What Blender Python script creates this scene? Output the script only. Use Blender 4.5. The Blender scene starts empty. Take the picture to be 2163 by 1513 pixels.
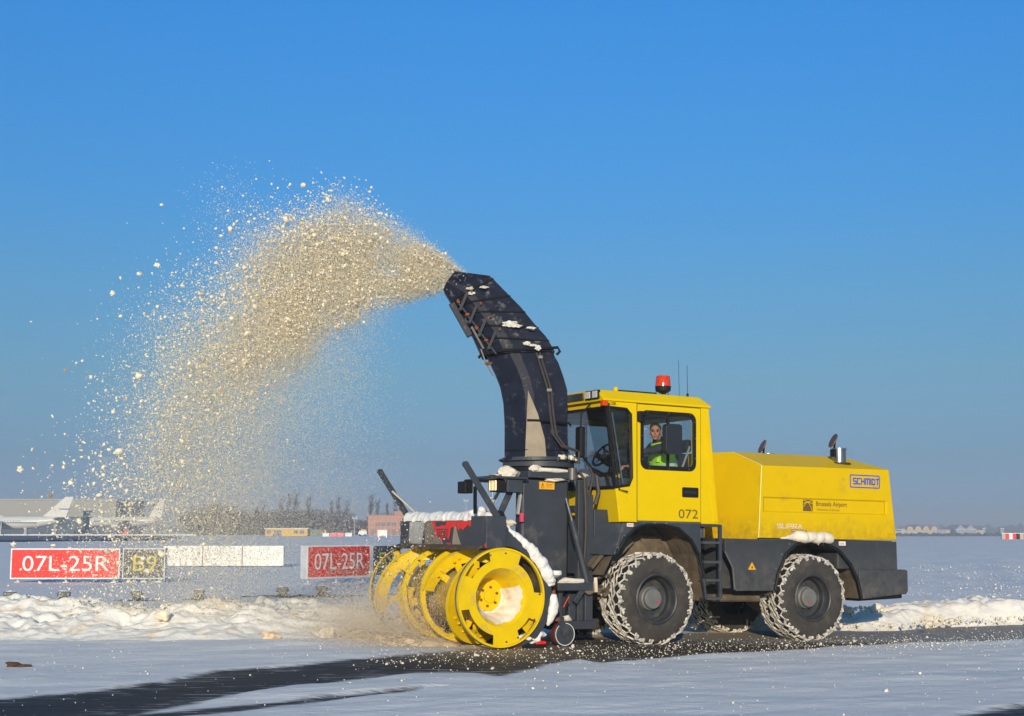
import bpy, bmesh, math, random
import numpy as np
from mathutils import Vector, Matrix, Euler
from mathutils.geometry import tessellate_polygon
R_ = math.radians
PI = math.pi
scene = bpy.context.scene
col = scene.collection

# ------------------------------------------------------------------ camera
cam = bpy.data.cameras.new('camera')
cam.sensor_width = 36.0
cam.lens = 3000.0 / 2163.0 * 36.0
cam.clip_start = 0.1
cam.clip_end = 9000
camo = bpy.data.objects.new('camera', cam)
col.objects.link(camo)
camo.location = (0, 0, 1.65)
camo.rotation_euler = (R_(90) + math.atan(365.5 / 3000.0), 0, 0)
scene.camera = camo
scene.render.resolution_x, scene.render.resolution_y = 1024, 716

# ------------------------------------------------------------------ light
SUN_EL, SUN_AZ = 14.0, 183.0            # low winter sun behind the viewer
world = bpy.data.worlds.new('World')
scene.world = world
world.use_nodes = True
wn, wl = world.node_tree.nodes, world.node_tree.links
wn.clear()
wout = wn.new('ShaderNodeOutputWorld')
wbg = wn.new('ShaderNodeBackground')
sky = wn.new('ShaderNodeTexSky')
sky.sky_type = 'NISHITA'
sky.sun_disc = False
sky.sun_elevation = R_(SUN_EL)
sky.sun_rotation = R_(SUN_AZ)
sky.altitude = 0
sky.air_density = 1.0
sky.dust_density = 0.4
sky.ozone_density = 3.0
tc = wn.new('ShaderNodeTexCoord')
sep = wn.new('ShaderNodeSeparateXYZ')
wl.new(tc.outputs['Generated'], sep.inputs[0])
ramp = wn.new('ShaderNodeValToRGB')      # clear winter air: tint of the sky by elevation
cr = ramp.color_ramp
cr.elements[0].position = 0.0
cr.elements[0].color = (0.255, 0.43, 0.95, 1)
cr.elements[1].position = 0.36
cr.elements[1].color = (0.245, 0.81, 1.25, 1)
for pos_, c_ in ((0.05, (0.262, 0.37, 0.62, 1)), (0.107, (0.331, 0.48, 0.60, 1)), (0.17, (0.322, 0.585, 0.747, 1)), (0.23, (0.281, 0.669, 0.94, 1))):
    e_ = cr.elements.new(pos_)
    e_.color = c_
e_ = cr.elements.new(1.0)
e_.color = (0.55, 0.90, 0.92, 1)
wl.new(sep.outputs['Z'], ramp.inputs[0])
mulw = wn.new('ShaderNodeMix')
mulw.data_type = 'RGBA'
mulw.blend_type = 'MULTIPLY'
mulw.inputs[0].default_value = 1.0
wl.new(sky.outputs[0], mulw.inputs[6])
wl.new(ramp.outputs[0], mulw.inputs[7])
wl.new(mulw.outputs[2], wbg.inputs['Color'])
wbg.inputs['Strength'].default_value = 0.13
wl.new(wbg.outputs[0], wout.inputs[0])

sun = bpy.data.lights.new('sun', 'SUN')
sun.energy = 4.0
sun.angle = R_(0.5)
sun.color = (1.0, 0.87, 0.66)
suno = bpy.data.objects.new('sun', sun)
col.objects.link(suno)
sa = R_(SUN_AZ)
sdir = Vector((math.sin(sa) * math.cos(R_(SUN_EL)), math.cos(sa) * math.cos(R_(SUN_EL)), math.sin(R_(SUN_EL))))
suno.rotation_euler = sdir.to_track_quat('Z', 'Y').to_euler()
scene.view_settings.view_transform = 'Standard'
scene.view_settings.look = 'None'
scene.view_settings.exposure = 0.0
scene.view_settings.gamma = 1.0
scene.cycles.max_bounces = 12
scene.cycles.diffuse_bounces = 10
scene.cycles.transparent_max_bounces = 16
scene.cycles.volume_bounces = 0

# ------------------------------------------------------------------ noise helpers
def vnoise(x, y, seed=0):
    x = np.asarray(x, float); y = np.asarray(y, float)
    g = np.random.default_rng(seed).random((256, 256))
    xi = np.floor(x).astype(int); yi = np.floor(y).astype(int)
    fx = x - xi; fy = y - yi
    fx = fx * fx * (3 - 2 * fx); fy = fy * fy * (3 - 2 * fy)
    a = g[xi & 255, yi & 255]; b = g[(xi + 1) & 255, yi & 255]
    c = g[xi & 255, (yi + 1) & 255]; d = g[(xi + 1) & 255, (yi + 1) & 255]
    return (a + (b - a) * fx) * (1 - fy) + (c + (d - c) * fx) * fy
def fbm(x, y, seed=0, octv=4):
    s = 0; a = 1; t = 0
    for o in range(octv):
        s = s + a * vnoise(np.asarray(x) * 2 ** o, np.asarray(y) * 2 ** o, seed + o * 17)
        t += a; a *= .5
    return s / t
def sstep(a, b, x):
    t = np.clip((np.asarray(x, float) - a) / (b - a), 0, 1)
    return t * t * (3 - 2 * t)

# ------------------------------------------------------------------ materials
MATS = {}
def mat(name, color, rough=.6, grime=None, metal=0.0, var=0.12, scale=6.0, dirt=None, dirt_amt=0.0, dirt_scale=3.0, bump=0.0, bump_scale=40, spec=.5, coat=0.0, trans=0.0):
    if name in MATS: return MATS[name]
    m = bpy.data.materials.new(name); m.use_nodes = True
    N, L = m.node_tree.nodes, m.node_tree.links
    b = N['Principled BSDF']
    tc = N.new('ShaderNodeTexCoord')
    no = N.new('ShaderNodeTexNoise'); no.inputs['Scale'].default_value = scale; no.inputs['Detail'].default_value = 5
    L.new(tc.outputs['Object'], no.inputs['Vector'])
    mr = N.new('ShaderNodeMapRange')
    mr.inputs[1].default_value = .3; mr.inputs[2].default_value = .7
    mr.inputs[3].default_value = 1 - var; mr.inputs[4].default_value = 1 + var
    L.new(no.outputs['Fac'], mr.inputs[0])
    mx = N.new('ShaderNodeMix'); mx.data_type = 'RGBA'; mx.blend_type = 'MULTIPLY'
    mx.inputs[0].default_value = 1.0
    mx.inputs[6].default_value = (*color, 1)
    L.new(mr.outputs[0], mx.inputs[7])
    out = mx.outputs[2]
    if dirt:
        n2 = N.new('ShaderNodeTexNoise'); n2.inputs['Scale'].default_value = dirt_scale; n2.inputs['Detail'].default_value = 8
        n2.inputs['Roughness'].default_value = .65
        L.new(tc.outputs['Object'], n2.inputs['Vector'])
        m2 = N.new('ShaderNodeMapRange'); m2.inputs[1].default_value = .62 - dirt_amt * .35; m2.inputs[2].default_value = .82 - dirt_amt * .25
        L.new(n2.outputs['Fac'], m2.inputs[0])
        mx2 = N.new('ShaderNodeMix'); mx2.data_type = 'RGBA'
        L.new(m2.outputs[0], mx2.inputs[0]); L.new(out, mx2.inputs[6]); mx2.inputs[7].default_value = (*dirt, 1)
        out = mx2.outputs[2]
    if grime:                                    # road dirt thrown up along the lower edge
        z0, z1, gc, amt = grime
        sp = N.new('ShaderNodeSeparateXYZ'); L.new(tc.outputs['Object'], sp.inputs[0])
        g1 = N.new('ShaderNodeMapRange'); g1.inputs[1].default_value = z0; g1.inputs[2].default_value = z1; g1.inputs[3].default_value = 1; g1.inputs[4].default_value = 0; L.new(sp.outputs['Z'], g1.inputs[0])
        gn = N.new('ShaderNodeTexNoise'); gn.inputs['Scale'].default_value = 7; gn.inputs['Detail'].default_value = 9; gn.inputs['Roughness'].default_value = .7; L.new(tc.outputs['Object'], gn.inputs['Vector'])
        g2 = N.new('ShaderNodeMapRange'); g2.inputs[1].default_value = .38; g2.inputs[2].default_value = .68; L.new(gn.outputs['Fac'], g2.inputs[0])
        gm = N.new('ShaderNodeMath'); gm.operation = 'MULTIPLY'; L.new(g1.outputs[0], gm.inputs[0]); L.new(g2.outputs[0], gm.inputs[1])
        gk = N.new('ShaderNodeMath'); gk.operation = 'MULTIPLY'; gk.inputs[1].default_value = amt; L.new(gm.outputs[0], gk.inputs[0])
        mx3 = N.new('ShaderNodeMix'); mx3.data_type = 'RGBA'; L.new(gk.outputs[0], mx3.inputs[0]); L.new(out, mx3.inputs[6]); mx3.inputs[7].default_value = (*gc, 1); out = mx3.outputs[2]
    L.new(out, b.inputs['Base Color'])
    b.inputs['Metallic'].default_value = metal
    r2 = N.new('ShaderNodeMapRange'); r2.inputs[3].default_value = max(0.03, rough - .08); r2.inputs[4].default_value = min(1, rough + .08)
    L.new(no.outputs['Fac'], r2.inputs[0]); L.new(r2.outputs[0], b.inputs['Roughness'])
    b.inputs['Specular IOR Level'].default_value = spec
    b.inputs['Coat Weight'].default_value = coat
    if bump:
        n3 = N.new('ShaderNodeTexNoise'); n3.inputs['Scale'].default_value = bump_scale; n3.inputs['Detail'].default_value = 4
        L.new(tc.outputs['Object'], n3.inputs['Vector'])
        bp = N.new('ShaderNodeBump'); bp.inputs['Strength'].default_value = bump; bp.inputs['Distance'].default_value = .02
        L.new(n3.outputs['Fac'], bp.inputs['Height']); L.new(bp.outputs[0], b.inputs['Normal'])
    if trans:
        tl = N.new('ShaderNodeBsdfTranslucent'); L.new(out, tl.inputs['Color'])
        ms = N.new('ShaderNodeMixShader'); ms.inputs[0].default_value = trans
        L.new(b.outputs[0], ms.inputs[1]); L.new(tl.outputs[0], ms.inputs[2])
        L.new(ms.outputs[0], N['Material Output'].inputs['Surface'])
    MATS[name] = m
    return m
def glass_mat(name, tint, refl=.9):
    m = bpy.data.materials.new(name); m.use_nodes = True
    N, L = m.node_tree.nodes, m.node_tree.links; N.clear()
    o = N.new('ShaderNodeOutputMaterial'); t = N.new('ShaderNodeBsdfTransparent'); t.inputs[0].default_value = (*tint, 1)
    g = N.new('ShaderNodeBsdfGlossy'); g.inputs['Roughness'].default_value = .03
    d = N.new('ShaderNodeBsdfDiffuse'); d.inputs[0].default_value = (.35, .34, .32, 1)
    fr = N.new('ShaderNodeFresnel'); fr.inputs[0].default_value = 1.45
    ml = N.new('ShaderNodeMath'); ml.operation = 'MULTIPLY'; ml.inputs[1].default_value = refl
    L.new(fr.outputs[0], ml.inputs[0])
    m1 = N.new('ShaderNodeMixShader'); L.new(ml.outputs[0], m1.inputs[0]); L.new(t.outputs[0], m1.inputs[1]); L.new(g.outputs[0], m1.inputs[2])
    tc = N.new('ShaderNodeTexCoord'); no = N.new('ShaderNodeTexNoise'); no.inputs['Scale'].default_value = 5; no.inputs['Detail'].default_value = 6
    L.new(tc.outputs['Object'], no.inputs['Vector'])
    mr = N.new('ShaderNodeMapRange'); mr.inputs[1].default_value = .45; mr.inputs[2].default_value = .8; mr.inputs[3].default_value = .008; mr.inputs[4].default_value = .045
    L.new(no.outputs['Fac'], mr.inputs[0])
    m2 = N.new('ShaderNodeMixShader'); L.new(mr.outputs[0], m2.inputs[0]); L.new(m1.outputs[0], m2.inputs[1]); L.new(d.outputs[0], m2.inputs[2])
    L.new(m2.outputs[0], o.inputs[0])
    return m
def emit_mat(name, color, strength):
    m = bpy.data.materials.new(name); m.use_nodes = True
    b = m.node_tree.nodes['Principled BSDF']; b.inputs['Base Color'].default_value = (*color, 1)
    b.inputs['Emission Color'].default_value = (*color, 1); b.inputs['Emission Strength'].default_value = strength
    b.inputs['Roughness'].default_value = .2
    return m

YEL = mat('yellow_paint', (.78, .535, .0003), .42, var=.03, scale=3, dirt=(.42, .30, .06), dirt_amt=.02, dirt_scale=2.2, spec=.10)
YELH = mat('hood_yellow', (.73, .475, .0005), .44, var=.03, scale=3, dirt=(.40, .27, .05), dirt_amt=.10, dirt_scale=2.2, spec=.10, grime=(1.60, 1.95, (.22, .13, .03), .65))
YEL2 = mat('auger_yellow', (.82, .56, .001), .42, var=.05, dirt=(.45, .34, .13), dirt_amt=.12, dirt_scale=3.5, spec=.22)
SLATE = mat('slate_paint', (.042, .048, .060), .5, var=.12, scale=4, dirt=(.15, .13, .11), dirt_amt=.14, dirt_scale=2.5)
SLATE2 = mat('skirt_slate', (.042, .046, .052), .55, var=.15, scale=3, dirt=(.13, .115, .09), dirt_amt=.16, dirt_scale=1.6, grime=(.75, 1.5, (.16, .14, .11), .6))
NAVY = mat('chute_navy', (.010, .013, .027), .5, var=.25, scale=5, dirt=(.13, .12, .11), dirt_amt=.13, dirt_scale=9.0, spec=.20)
BLACK = mat('black_rubber', (.011, .011, .012), .6, var=.2, spec=.25)
TYRE = mat('tyre_rubber', (.050, .043, .038), .85, var=.25, scale=7, dirt=(.10, .085, .07), dirt_amt=.3, dirt_scale=5, bump=.3, bump_scale=30)
RIM = mat('rim_grey', (.040, .042, .045), .5, var=.15, dirt=(.10, .09, .075), dirt_amt=.25)
HUBM = mat('hub_grey', (.16, .16, .155), .55, var=.15)
MUD = mat('muddy_metal', (.13, .098, .062), .9, var=.35, scale=5, dirt=(.24, .19, .13), dirt_amt=.3, bump=.5, bump_scale=14)
STEEL = mat('steel', (.45, .44, .42), .3, metal=1.0, var=.15, dirt=(.25, .2, .15), dirt_amt=.1)
RUST = mat('rusty_iron', (.24, .075, .022), .9, var=.4, scale=14)
DUST_GLARE = mat('dust_and_painted_glare', (.33, .27, .19), .85, var=.18, scale=4, dirt=(.22, .18, .13), dirt_amt=.15)  # tan dust on the beam; on the chute facet a painted sun glare
DUSTG = mat('snow_dusted_plate', (.40, .39, .36), .85, var=.15, scale=4)
RED = mat('red_film', (.80, .018, .012), .4, var=.05)
ORANGE = mat('orange_lens', (.85, .10, .01), .15, var=.1, trans=.35)
WHITE = mat('white_paint', (.80, .79, .75), .5, var=.05)
PALE = mat('lens_glass', (.62, .62, .60), .12, var=.2, scale=30, coat=.6)
SNOW = mat('packed_snow', (.88, .85, .80), .7, var=.06, scale=9, bump=.5, bump_scale=22)
SNOWD = mat('dirty_snow', (.80, .72, .58), .8, var=.12, scale=7, dirt=(.55, .40, .24), dirt_amt=.18, dirt_scale=5, bump=.6, bump_scale=25)
CHAINM = mat('snow_caked_chain', (.56, .52, .46), .8, var=.5, scale=16, bump=.6, bump_scale=40)
SPRAYM = mat('airborne_snow', (.985, .905, .715), .9, var=.015, scale=3, trans=.14)
BLUE = mat('blue_film', (.012, .075, .55), .4, var=.03)
BROWNF = mat('brown_film', (.16, .085, .02), .5, var=.05)
PLATE = mat('label_plate', (.75, .72, .66), .5, var=.05)
WARN = mat('warning_film', (.85, .42, .01), .45, var=.05)
GLASS = glass_mat('cab_glass', (.90, .935, .945), .7)
GLASS2 = glass_mat('far_glass', (.96, .975, .98), .4)
SKIN = mat('skin', (.62, .27, .17), .55, var=.06)
HAIR = mat('dark_hair', (.03, .022, .018), .7)
NAVYCL = mat('navy_jacket', (.035, .04, .065), .85, var=.2)
DARKCL = mat('dark_jacket', (.018, .02, .026), .85, var=.2)
LIME = mat('lime_vest', (.52, .92, .02), .75, var=.08)
REFL = mat('reflective_tape', (.62, .64, .64), .35, var=.05)
SEATM = mat('seat_cloth', (.025, .028, .034), .9)

# ------------------------------------------------------------------ mesh helpers
class MB:
    def __init__(s): s.v = []; s.f = []
    def add(s, vs, fs):
        o = len(s.v); s.v += [tuple(map(float, p)) for p in vs]; s.f += [tuple(i + o for i in f) for f in fs]; return s
    def box(s, c, d, M=None):
        x, y, z = d[0] / 2, d[1] / 2, d[2] / 2
        vs = [Vector((i, j, k)) for i in (-x, x) for j in (-y, y) for k in (-z, z)]
        if M: vs = [M @ v for v in vs]
        vs = [v + Vector(c) for v in vs]
        return s.add(vs, [(0, 1, 3, 2), (4, 6, 7, 5), (0, 4, 5, 1), (2, 3, 7, 6), (0, 2, 6, 4), (1, 5, 7, 3)])
    def span(s, a, b):
        return s.box([(a[i] + b[i]) / 2 for i in range(3)], [abs(b[i] - a[i]) for i in range(3)])
    def bar(s, p, q, w, t, up=(0, 0, 1)):
        p, q = Vector(p), Vector(q); d = (q - p); L = d.length; d.normalize()
        up = Vector(up); x = d.cross(up)
        if x.length < 1e-4: x = d.cross(Vector((0, 1, 0)))
        x.normalize(); y = d.cross(x)
        vs = [b + x * i * w / 2 + y * j * t / 2 for b in (p, q) for i, j in ((-1, -1), (1, -1), (1, 1), (-1, 1))]
        return s.add(vs, [(3, 2, 1, 0), (4, 5, 6, 7), (0, 1, 5, 4), (1, 2, 6, 5), (2, 3, 7, 6), (3, 0, 4, 7)])
    def cyl(s, p, q, r0, r1=None, n=20, caps=True):
        return s.tube([p, q], [r0, r0 if r1 is None else r1], n, caps)
    def tube(s, pts, r, n=8, caps=True):
        pts = [Vector(p) for p in pts]
        rs = r if isinstance(r, (list, tuple)) else [r] * len(pts)
        o = len(s.v); prev = None
        for i, p in enumerate(pts):
            a = pts[max(0, i - 1)]; b = pts[min(len(pts) - 1, i + 1)]
            d = (b - a).normalized()
            if prev is None:
                x = d.cross(Vector((0, 0, 1)))
                if x.length < .1: x = d.cross(Vector((1, 0, 0)))
            else: x = prev - d * prev.dot(d)
            x.normalize(); prev = x; y = d.cross(x)
            for k in range(n):
                t = 2 * PI * k / n
                s.v.append(tuple(p + (x * math.cos(t) + y * math.sin(t)) * rs[i]))
        for i in range(len(pts) - 1):
            for k in range(n):
                k2 = (k + 1) % n
                s.f.append((o + i * n + k, o + i * n + k2, o + (i + 1) * n + k2, o + (i + 1) * n + k))
        if caps:
            s.f.append(tuple(o + k for k in range(n))[::-1])
            e = o + (len(pts) - 1) * n
            s.f.append(tuple(e + k for k in range(n)))
        return s
    def lathe(s, prof, c, axis=1, n=48, a0=0, a1=2 * PI, jit=None):
        """prof: (radius, offset along axis); c centre; axis 1 = local Y, 2 = local Z."""
        full = abs(a1 - a0 - 2 * PI) < 1e-6; m = n if full else n + 1
        o = len(s.v); c = Vector(c)
        for j in range(m):
            t = a0 + (a1 - a0) * j / n
            for i, (r, h) in enumerate(prof):
                if jit: r, h = jit(t, i, r, h)
                if axis == 1: s.v.append(tuple(c + Vector((r * math.cos(t), h, r * math.sin(t)))))
                else: s.v.append(tuple(c + Vector((r * math.cos(t), r * math.sin(t), h))))
        k = len(prof)
        for j in range(n):
            j2 = (j + 1) % m
            for i in range(k - 1):
                f = (o + j * k + i, o + j * k + i + 1, o + j2 * k + i + 1, o + j2 * k + i)
                s.f.append(f if axis == 2 else f[::-1])
        return s
    def plate(s, outer, holes, O, e1, e2, t):
        """flat polygon with holes in plane O + a e1 + b e2, thickness t along e1 x e2 (backwards)."""
        O, e1, e2 = Vector(O), Vector(e1), Vector(e2); n = e1.cross(e2).normalized()
        loops = [outer] + list(holes)
        flat = [p for l in loops for p in l]
        tri = tessellate_polygon([[Vector((a, b, 0)) for a, b in l] for l in loops])
        o = len(s.v); N = len(flat)
        P = [O + e1 * a + e2 * b for a, b in flat]
        s.v += [tuple(p) for p in P] + [tuple(p - n * t) for p in P]
        for a, b, c in tri:
            ar = (flat[b][0] - flat[a][0]) * (flat[c][1] - flat[a][1]) - (flat[b][1] - flat[a][1]) * (flat[c][0] - flat[a][0])
            if ar < 0: b, c = c, b
            s.f.append((o + a, o + b, o + c)); s.f.append((o + N + a, o + N + c, o + N + b))
        i0 = 0
        for li, l in enumerate(loops):
            A = sum(l[i][0] * l[(i + 1) % len(l)][1] - l[(i + 1) % len(l)][0] * l[i][1] for i in range(len(l)))
            for i in range(len(l)):
                a, b = i0 + i, i0 + (i + 1) % len(l)
                if (A > 0) != (li == 0): a, b = b, a
                s.f.append((o + b, o + a, o + N + a, o + N + b))
            i0 += len(l)
        return s
    def side(s, outer, holes, w, t, far=False):
        """plate in the truck's u,z plane whose outside looks to -w (near side) or +w (far side)."""
        if far: return s.plate([(-a, b) for a, b in outer], [[(-a, b) for a, b in h] for h in holes], (0, w, 0), (-1, 0, 0), (0, 0, 1), t)
        return s.plate(outer, holes, (0, w, 0), (1, 0, 0), (0, 0, 1), t)
    def loft(s, rings, caps=True, closed=True):
        o = len(s.v); n = len(rings[0])
        for r in rings: s.v += [tuple(p) for p in r]
        for i in range(len(rings) - 1):
            for k in range(n if closed else n - 1):
                k2 = (k + 1) % n
                s.f.append((o + i * n + k, o + i * n + k2, o + (i + 1) * n + k2, o + (i + 1) * n + k))
        if caps:
            s.f.append(tuple(o + k for k in range(n))[::-1]); e = o + (len(rings) - 1) * n
            s.f.append(tuple(e + k for k in range(n)))
        return s
    def blob(s, c, r, seed=0, amp=.25, sub=2, freq=2.0):
        bm = bmesh.new(); bmesh.ops.create_icosphere(bm, subdivisions=sub, radius=1)
        rn = random.Random(seed); ph = [rn.uniform(0, 6.28) for _ in range(9)]; o = len(s.v)
        for v in bm.verts:
            p = v.co * freq
            d = 1 + amp * (math.sin(p.x * 1.7 + ph[0]) * math.sin(p.y * 1.9 + ph[1]) + math.sin(p.z * 2.3 + ph[2] + p.x) * .6 + .4 * math.sin(p.x * 4.1 + ph[3]) * math.sin(p.z * 4.7 + ph[4] + p.y * 3))
            s.v.append((c[0] + v.co.x * d * r[0], c[1] + v.co.y * d * r[1], c[2] + v.co.z * d * r[2]))
        for f in bm.faces: s.f.append(tuple(o + v.index for v in f.verts))
        bm.free(); return s
    def xform(s, M): s.v = [tuple(M @ Vector(v)) for v in s.v]; return s
    def build(s, name, material, parent=None, smooth=False, bevel=0, seg=2, flip=False):
        me = bpy.data.meshes.new(name)
        me.from_pydata(s.v, [], s.f)
        me.validate(); me.update()
        o = bpy.data.objects.new(name, me); col.objects.link(o)
        if material: me.materials.append(material)
        if parent is not None: o.parent = parent
        if smooth:
            for p in me.polygons: p.use_smooth = True
            me.set_sharp_from_angle(angle=R_(38))
        if bevel:
            b = o.modifiers.new('bevel', 'BEVEL'); b.width = bevel; b.segments = seg; b.limit_method = 'ANGLE'; b.angle_limit = R_(32)
            if hasattr(b, 'harden_normals'): b.harden_normals = False
        return o
def snowform(o, vox, disp=.03, size=.09):
    r = o.modifiers.new('remesh', 'REMESH'); r.mode = 'VOXEL'; r.voxel_size = vox; r.use_smooth_shade = True
    t = bpy.data.textures.get('snow_lumps') or bpy.data.textures.new('snow_lumps', 'CLOUDS'); t.noise_scale = .11; t.noise_depth = 3
    sm = o.modifiers.new('smooth', 'SMOOTH'); sm.iterations = 6; sm.factor = .5
    d = o.modifiers.new('lumps', 'DISPLACE'); d.texture = t; d.strength = disp; d.mid_level = .5; d.texture_coords = 'LOCAL'
    return o
def split_pieces(o):
    """every far-apart piece of a part becomes a part of its own"""
    me = o.data; n = len(me.vertices)
    if n == 0 or n > 20000: return
    par = list(range(n))
    def find(i):
        while par[i] != i: par[i] = par[par[i]]; i = par[i]
        return i
    for e in me.edges:
        a, b = find(e.vertices[0]), find(e.vertices[1])
        if a != b: par[a] = b
    roots = {}; isl = np.array([roots.setdefault(find(i), len(roots)) for i in range(n)]); k = len(roots)
    if k < 2 or k > 400: return
    co = np.empty(n * 3); me.vertices.foreach_get('co', co); co = co.reshape(-1, 3)
    lo = np.full((k, 3), 1e9); hi = np.full((k, 3), -1e9); np.minimum.at(lo, isl, co); np.maximum.at(hi, isl, co)
    pc = list(range(k)); size = (hi - lo).max(1)
    def f2(i):
        while pc[i] != i: i = pc[i]
        return i
    for i in range(k):
        for j in range(i):
            g = np.sqrt((np.maximum(0, np.maximum(lo[i] - hi[j], lo[j] - hi[i])) ** 2).sum())
            if g <= max(.02, .45 * max(size[i], size[j])):
                a, b = f2(i), f2(j)
                if a != b: pc[a] = b
    grp = np.array([f2(i) for i in range(k)])[isl]; ids = np.unique(grp)
    if len(ids) < 2: return
    base = me.copy()
    for q, g in enumerate(ids):
        m2 = base.copy(); bm = bmesh.new(); bm.from_mesh(m2); bm.verts.ensure_lookup_table()
        bmesh.ops.delete(bm, geom=[v for v in bm.verts if grp[v.index] != g], context='VERTS'); bm.to_mesh(m2); bm.free()
        if q == 0: o.data = m2
        else:
            c = o.copy(); c.data = m2; col.objects.link(c); c.parent = o.parent; c.name = o.name.split('.')[0]
def recalc(o):
    bm = bmesh.new(); bm.from_mesh(o.data); bmesh.ops.recalc_face_normals(bm, faces=bm.faces); bm.to_mesh(o.data); bm.free(); return o
def np_mesh(name, V, F, material, parent=None, smooth=False):
    me = bpy.data.meshes.new(name); V = np.asarray(V, np.float32); F = np.asarray(F, np.int32); k = F.shape[1]
    me.vertices.add(len(V)); me.vertices.foreach_set('co', V.ravel())
    me.loops.add(F.size); me.loops.foreach_set('vertex_index', F.ravel())
    me.polygons.add(len(F)); me.polygons.foreach_set('loop_start', np.arange(0, F.size, k, dtype=np.int32))
    me.update(calc_edges=True); me.validate()
    if smooth: me.polygons.foreach_set('use_smooth', np.ones(len(F), bool))
    o = bpy.data.objects.new(name, me); col.objects.link(o)
    if material: me.materials.append(material)
    if parent is not None: o.parent = parent
    return o
def tag(o, label=None, cat=None, group=None, kind=None):
    if label: o['label'] = label
    if cat: o['category'] = cat
    if group: o['group'] = group
    if kind: o['kind'] = kind
    return o
def empty(name, loc=(0, 0, 0), rot=(0, 0, 0)):
    o = bpy.data.objects.new(name, None); col.objects.link(o); o.location = loc; o.rotation_euler = rot; o.empty_display_size = .2; return o
def copy_tree(o, parent=None):
    c = o.copy(); col.objects.link(c); c.parent = parent
    for ch in list(o.children): copy_tree(ch, c)
    return c
def rrect(a0, b0, a1, b1, r, n=5):
    out = []
    for cx, cy, t0 in ((a1 - r, b0 + r, -90), (a1 - r, b1 - r, 0), (a0 + r, b1 - r, 90), (a0 + r, b0 + r, 180)):
        for i in range(n + 1):
            t = R_(t0 + 90 * i / n); out.append((cx + r * math.cos(t), cy + r * math.sin(t)))
    return out
def lettering(name, body, O, e1, e2, width, height, material, parent, bold=0.0, depth=.003, align='FIT'):
    cu = bpy.data.curves.new(name, 'FONT'); cu.body = body; cu.size = 1.0; cu.extrude = 0; cu.offset = bold; cu.resolution_u = 3
    tmp = bpy.data.objects.new(name, cu); col.objects.link(tmp)
    dg = bpy.context.evaluated_depsgraph_get(); me = bpy.data.meshes.new_from_object(tmp.evaluated_get(dg))
    bpy.data.objects.remove(tmp); bpy.data.curves.remove(cu)
    xs = [v.co.x for v in me.vertices]; ys = [v.co.y for v in me.vertices]
    x0, x1, y0, y1 = min(xs), max(xs), min(ys), max(ys)
    O, e1, e2 = Vector(O), Vector(e1), Vector(e2); n = e1.cross(e2).normalized()
    for v in me.vertices:
        a = (v.co.x - x0) / (x1 - x0) * width; b = (v.co.y - y0) / (y1 - y0) * height
        v.co = O + e1 * a + e2 * b + n * depth
    me.materials.clear(); me.materials.append(material); me.name = name
    o = bpy.data.objects.new(name, me); col.objects.link(o); o.parent = parent
    return o
GLY = {'S': [[(1, 1), (0, 1), (0, .5), (1, .5), (1, 0), (0, 0)]], 'C': [[(1, 1), (0, 1), (0, 0), (1, 0)]], 'H': [[(0, 0), (0, 1)], [(1, 0), (1, 1)], [(0, .5), (1, .5)]],
       'M': [[(0, 0), (0, 1), (1.5, 1), (1.5, 0)], [(.75, 1), (.75, 0)]], 'I': [[(0, 0), (0, 1)]], 'D': [[(0, 0), (0, 1), (.75, 1), (1, .75), (1, .25), (.75, 0), (0, 0)]], 'T': [[(0, 1), (1, 1)], [(.5, 1), (.5, 0)]],
       'U': [[(0, 1), (0, 0), (1, 0), (1, 1)]], 'P': [[(0, 0), (0, 1), (1, 1), (1, .45), (0, .45)]], 'R': [[(0, 0), (0, 1), (1, 1), (1, .45), (0, .45)], [(.45, .45), (1, 0)]], 'A': [[(0, 0), (.5, 1), (1, 0)], [(.22, .38), (.78, .38)]],
       '5': [[(1, 1), (0, 1), (0, .55), (1, .55), (1, 0), (0, 0)]], '0': [[(0, 0), (0, 1), (1, 1), (1, 0), (0, 0)]], '1': [[(.2, .8), (.5, 1), (.5, 0)]], ' ': []}
def block_text(body, O, e1, e2, cw, ch, gap, sw, material, name, parent):
    O, e1, e2 = Vector(O), Vector(e1), Vector(e2); n = e1.cross(e2).normalized(); mb = MB(); x = 0; q = 0
    for c in body:
        wid = {'M': 1.5, 'I': 0.0, ' ': .5}.get(c, 1.0)
        for pl in GLY[c]:
            for (a, b), (c2, d2) in zip(pl, pl[1:]):
                p = Vector((x + a * cw, b * ch, 0)); r = Vector((x + c2 * cw, d2 * ch, 0)); d = (r - p).normalized() * sw / 2; s = Vector((-d.y, d.x, 0))
                q += 1; zz = .002 + .0003 * (q % 5)
                pts = [p - d - s, r + d - s, r + d + s, p - d + s]
                mb.add([O + e1 * k.x + e2 * k.y + n * zz for k in pts], [(0, 1, 2, 3)])
        x += wid * cw + gap
    return mb.build(name, material, parent)

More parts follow.
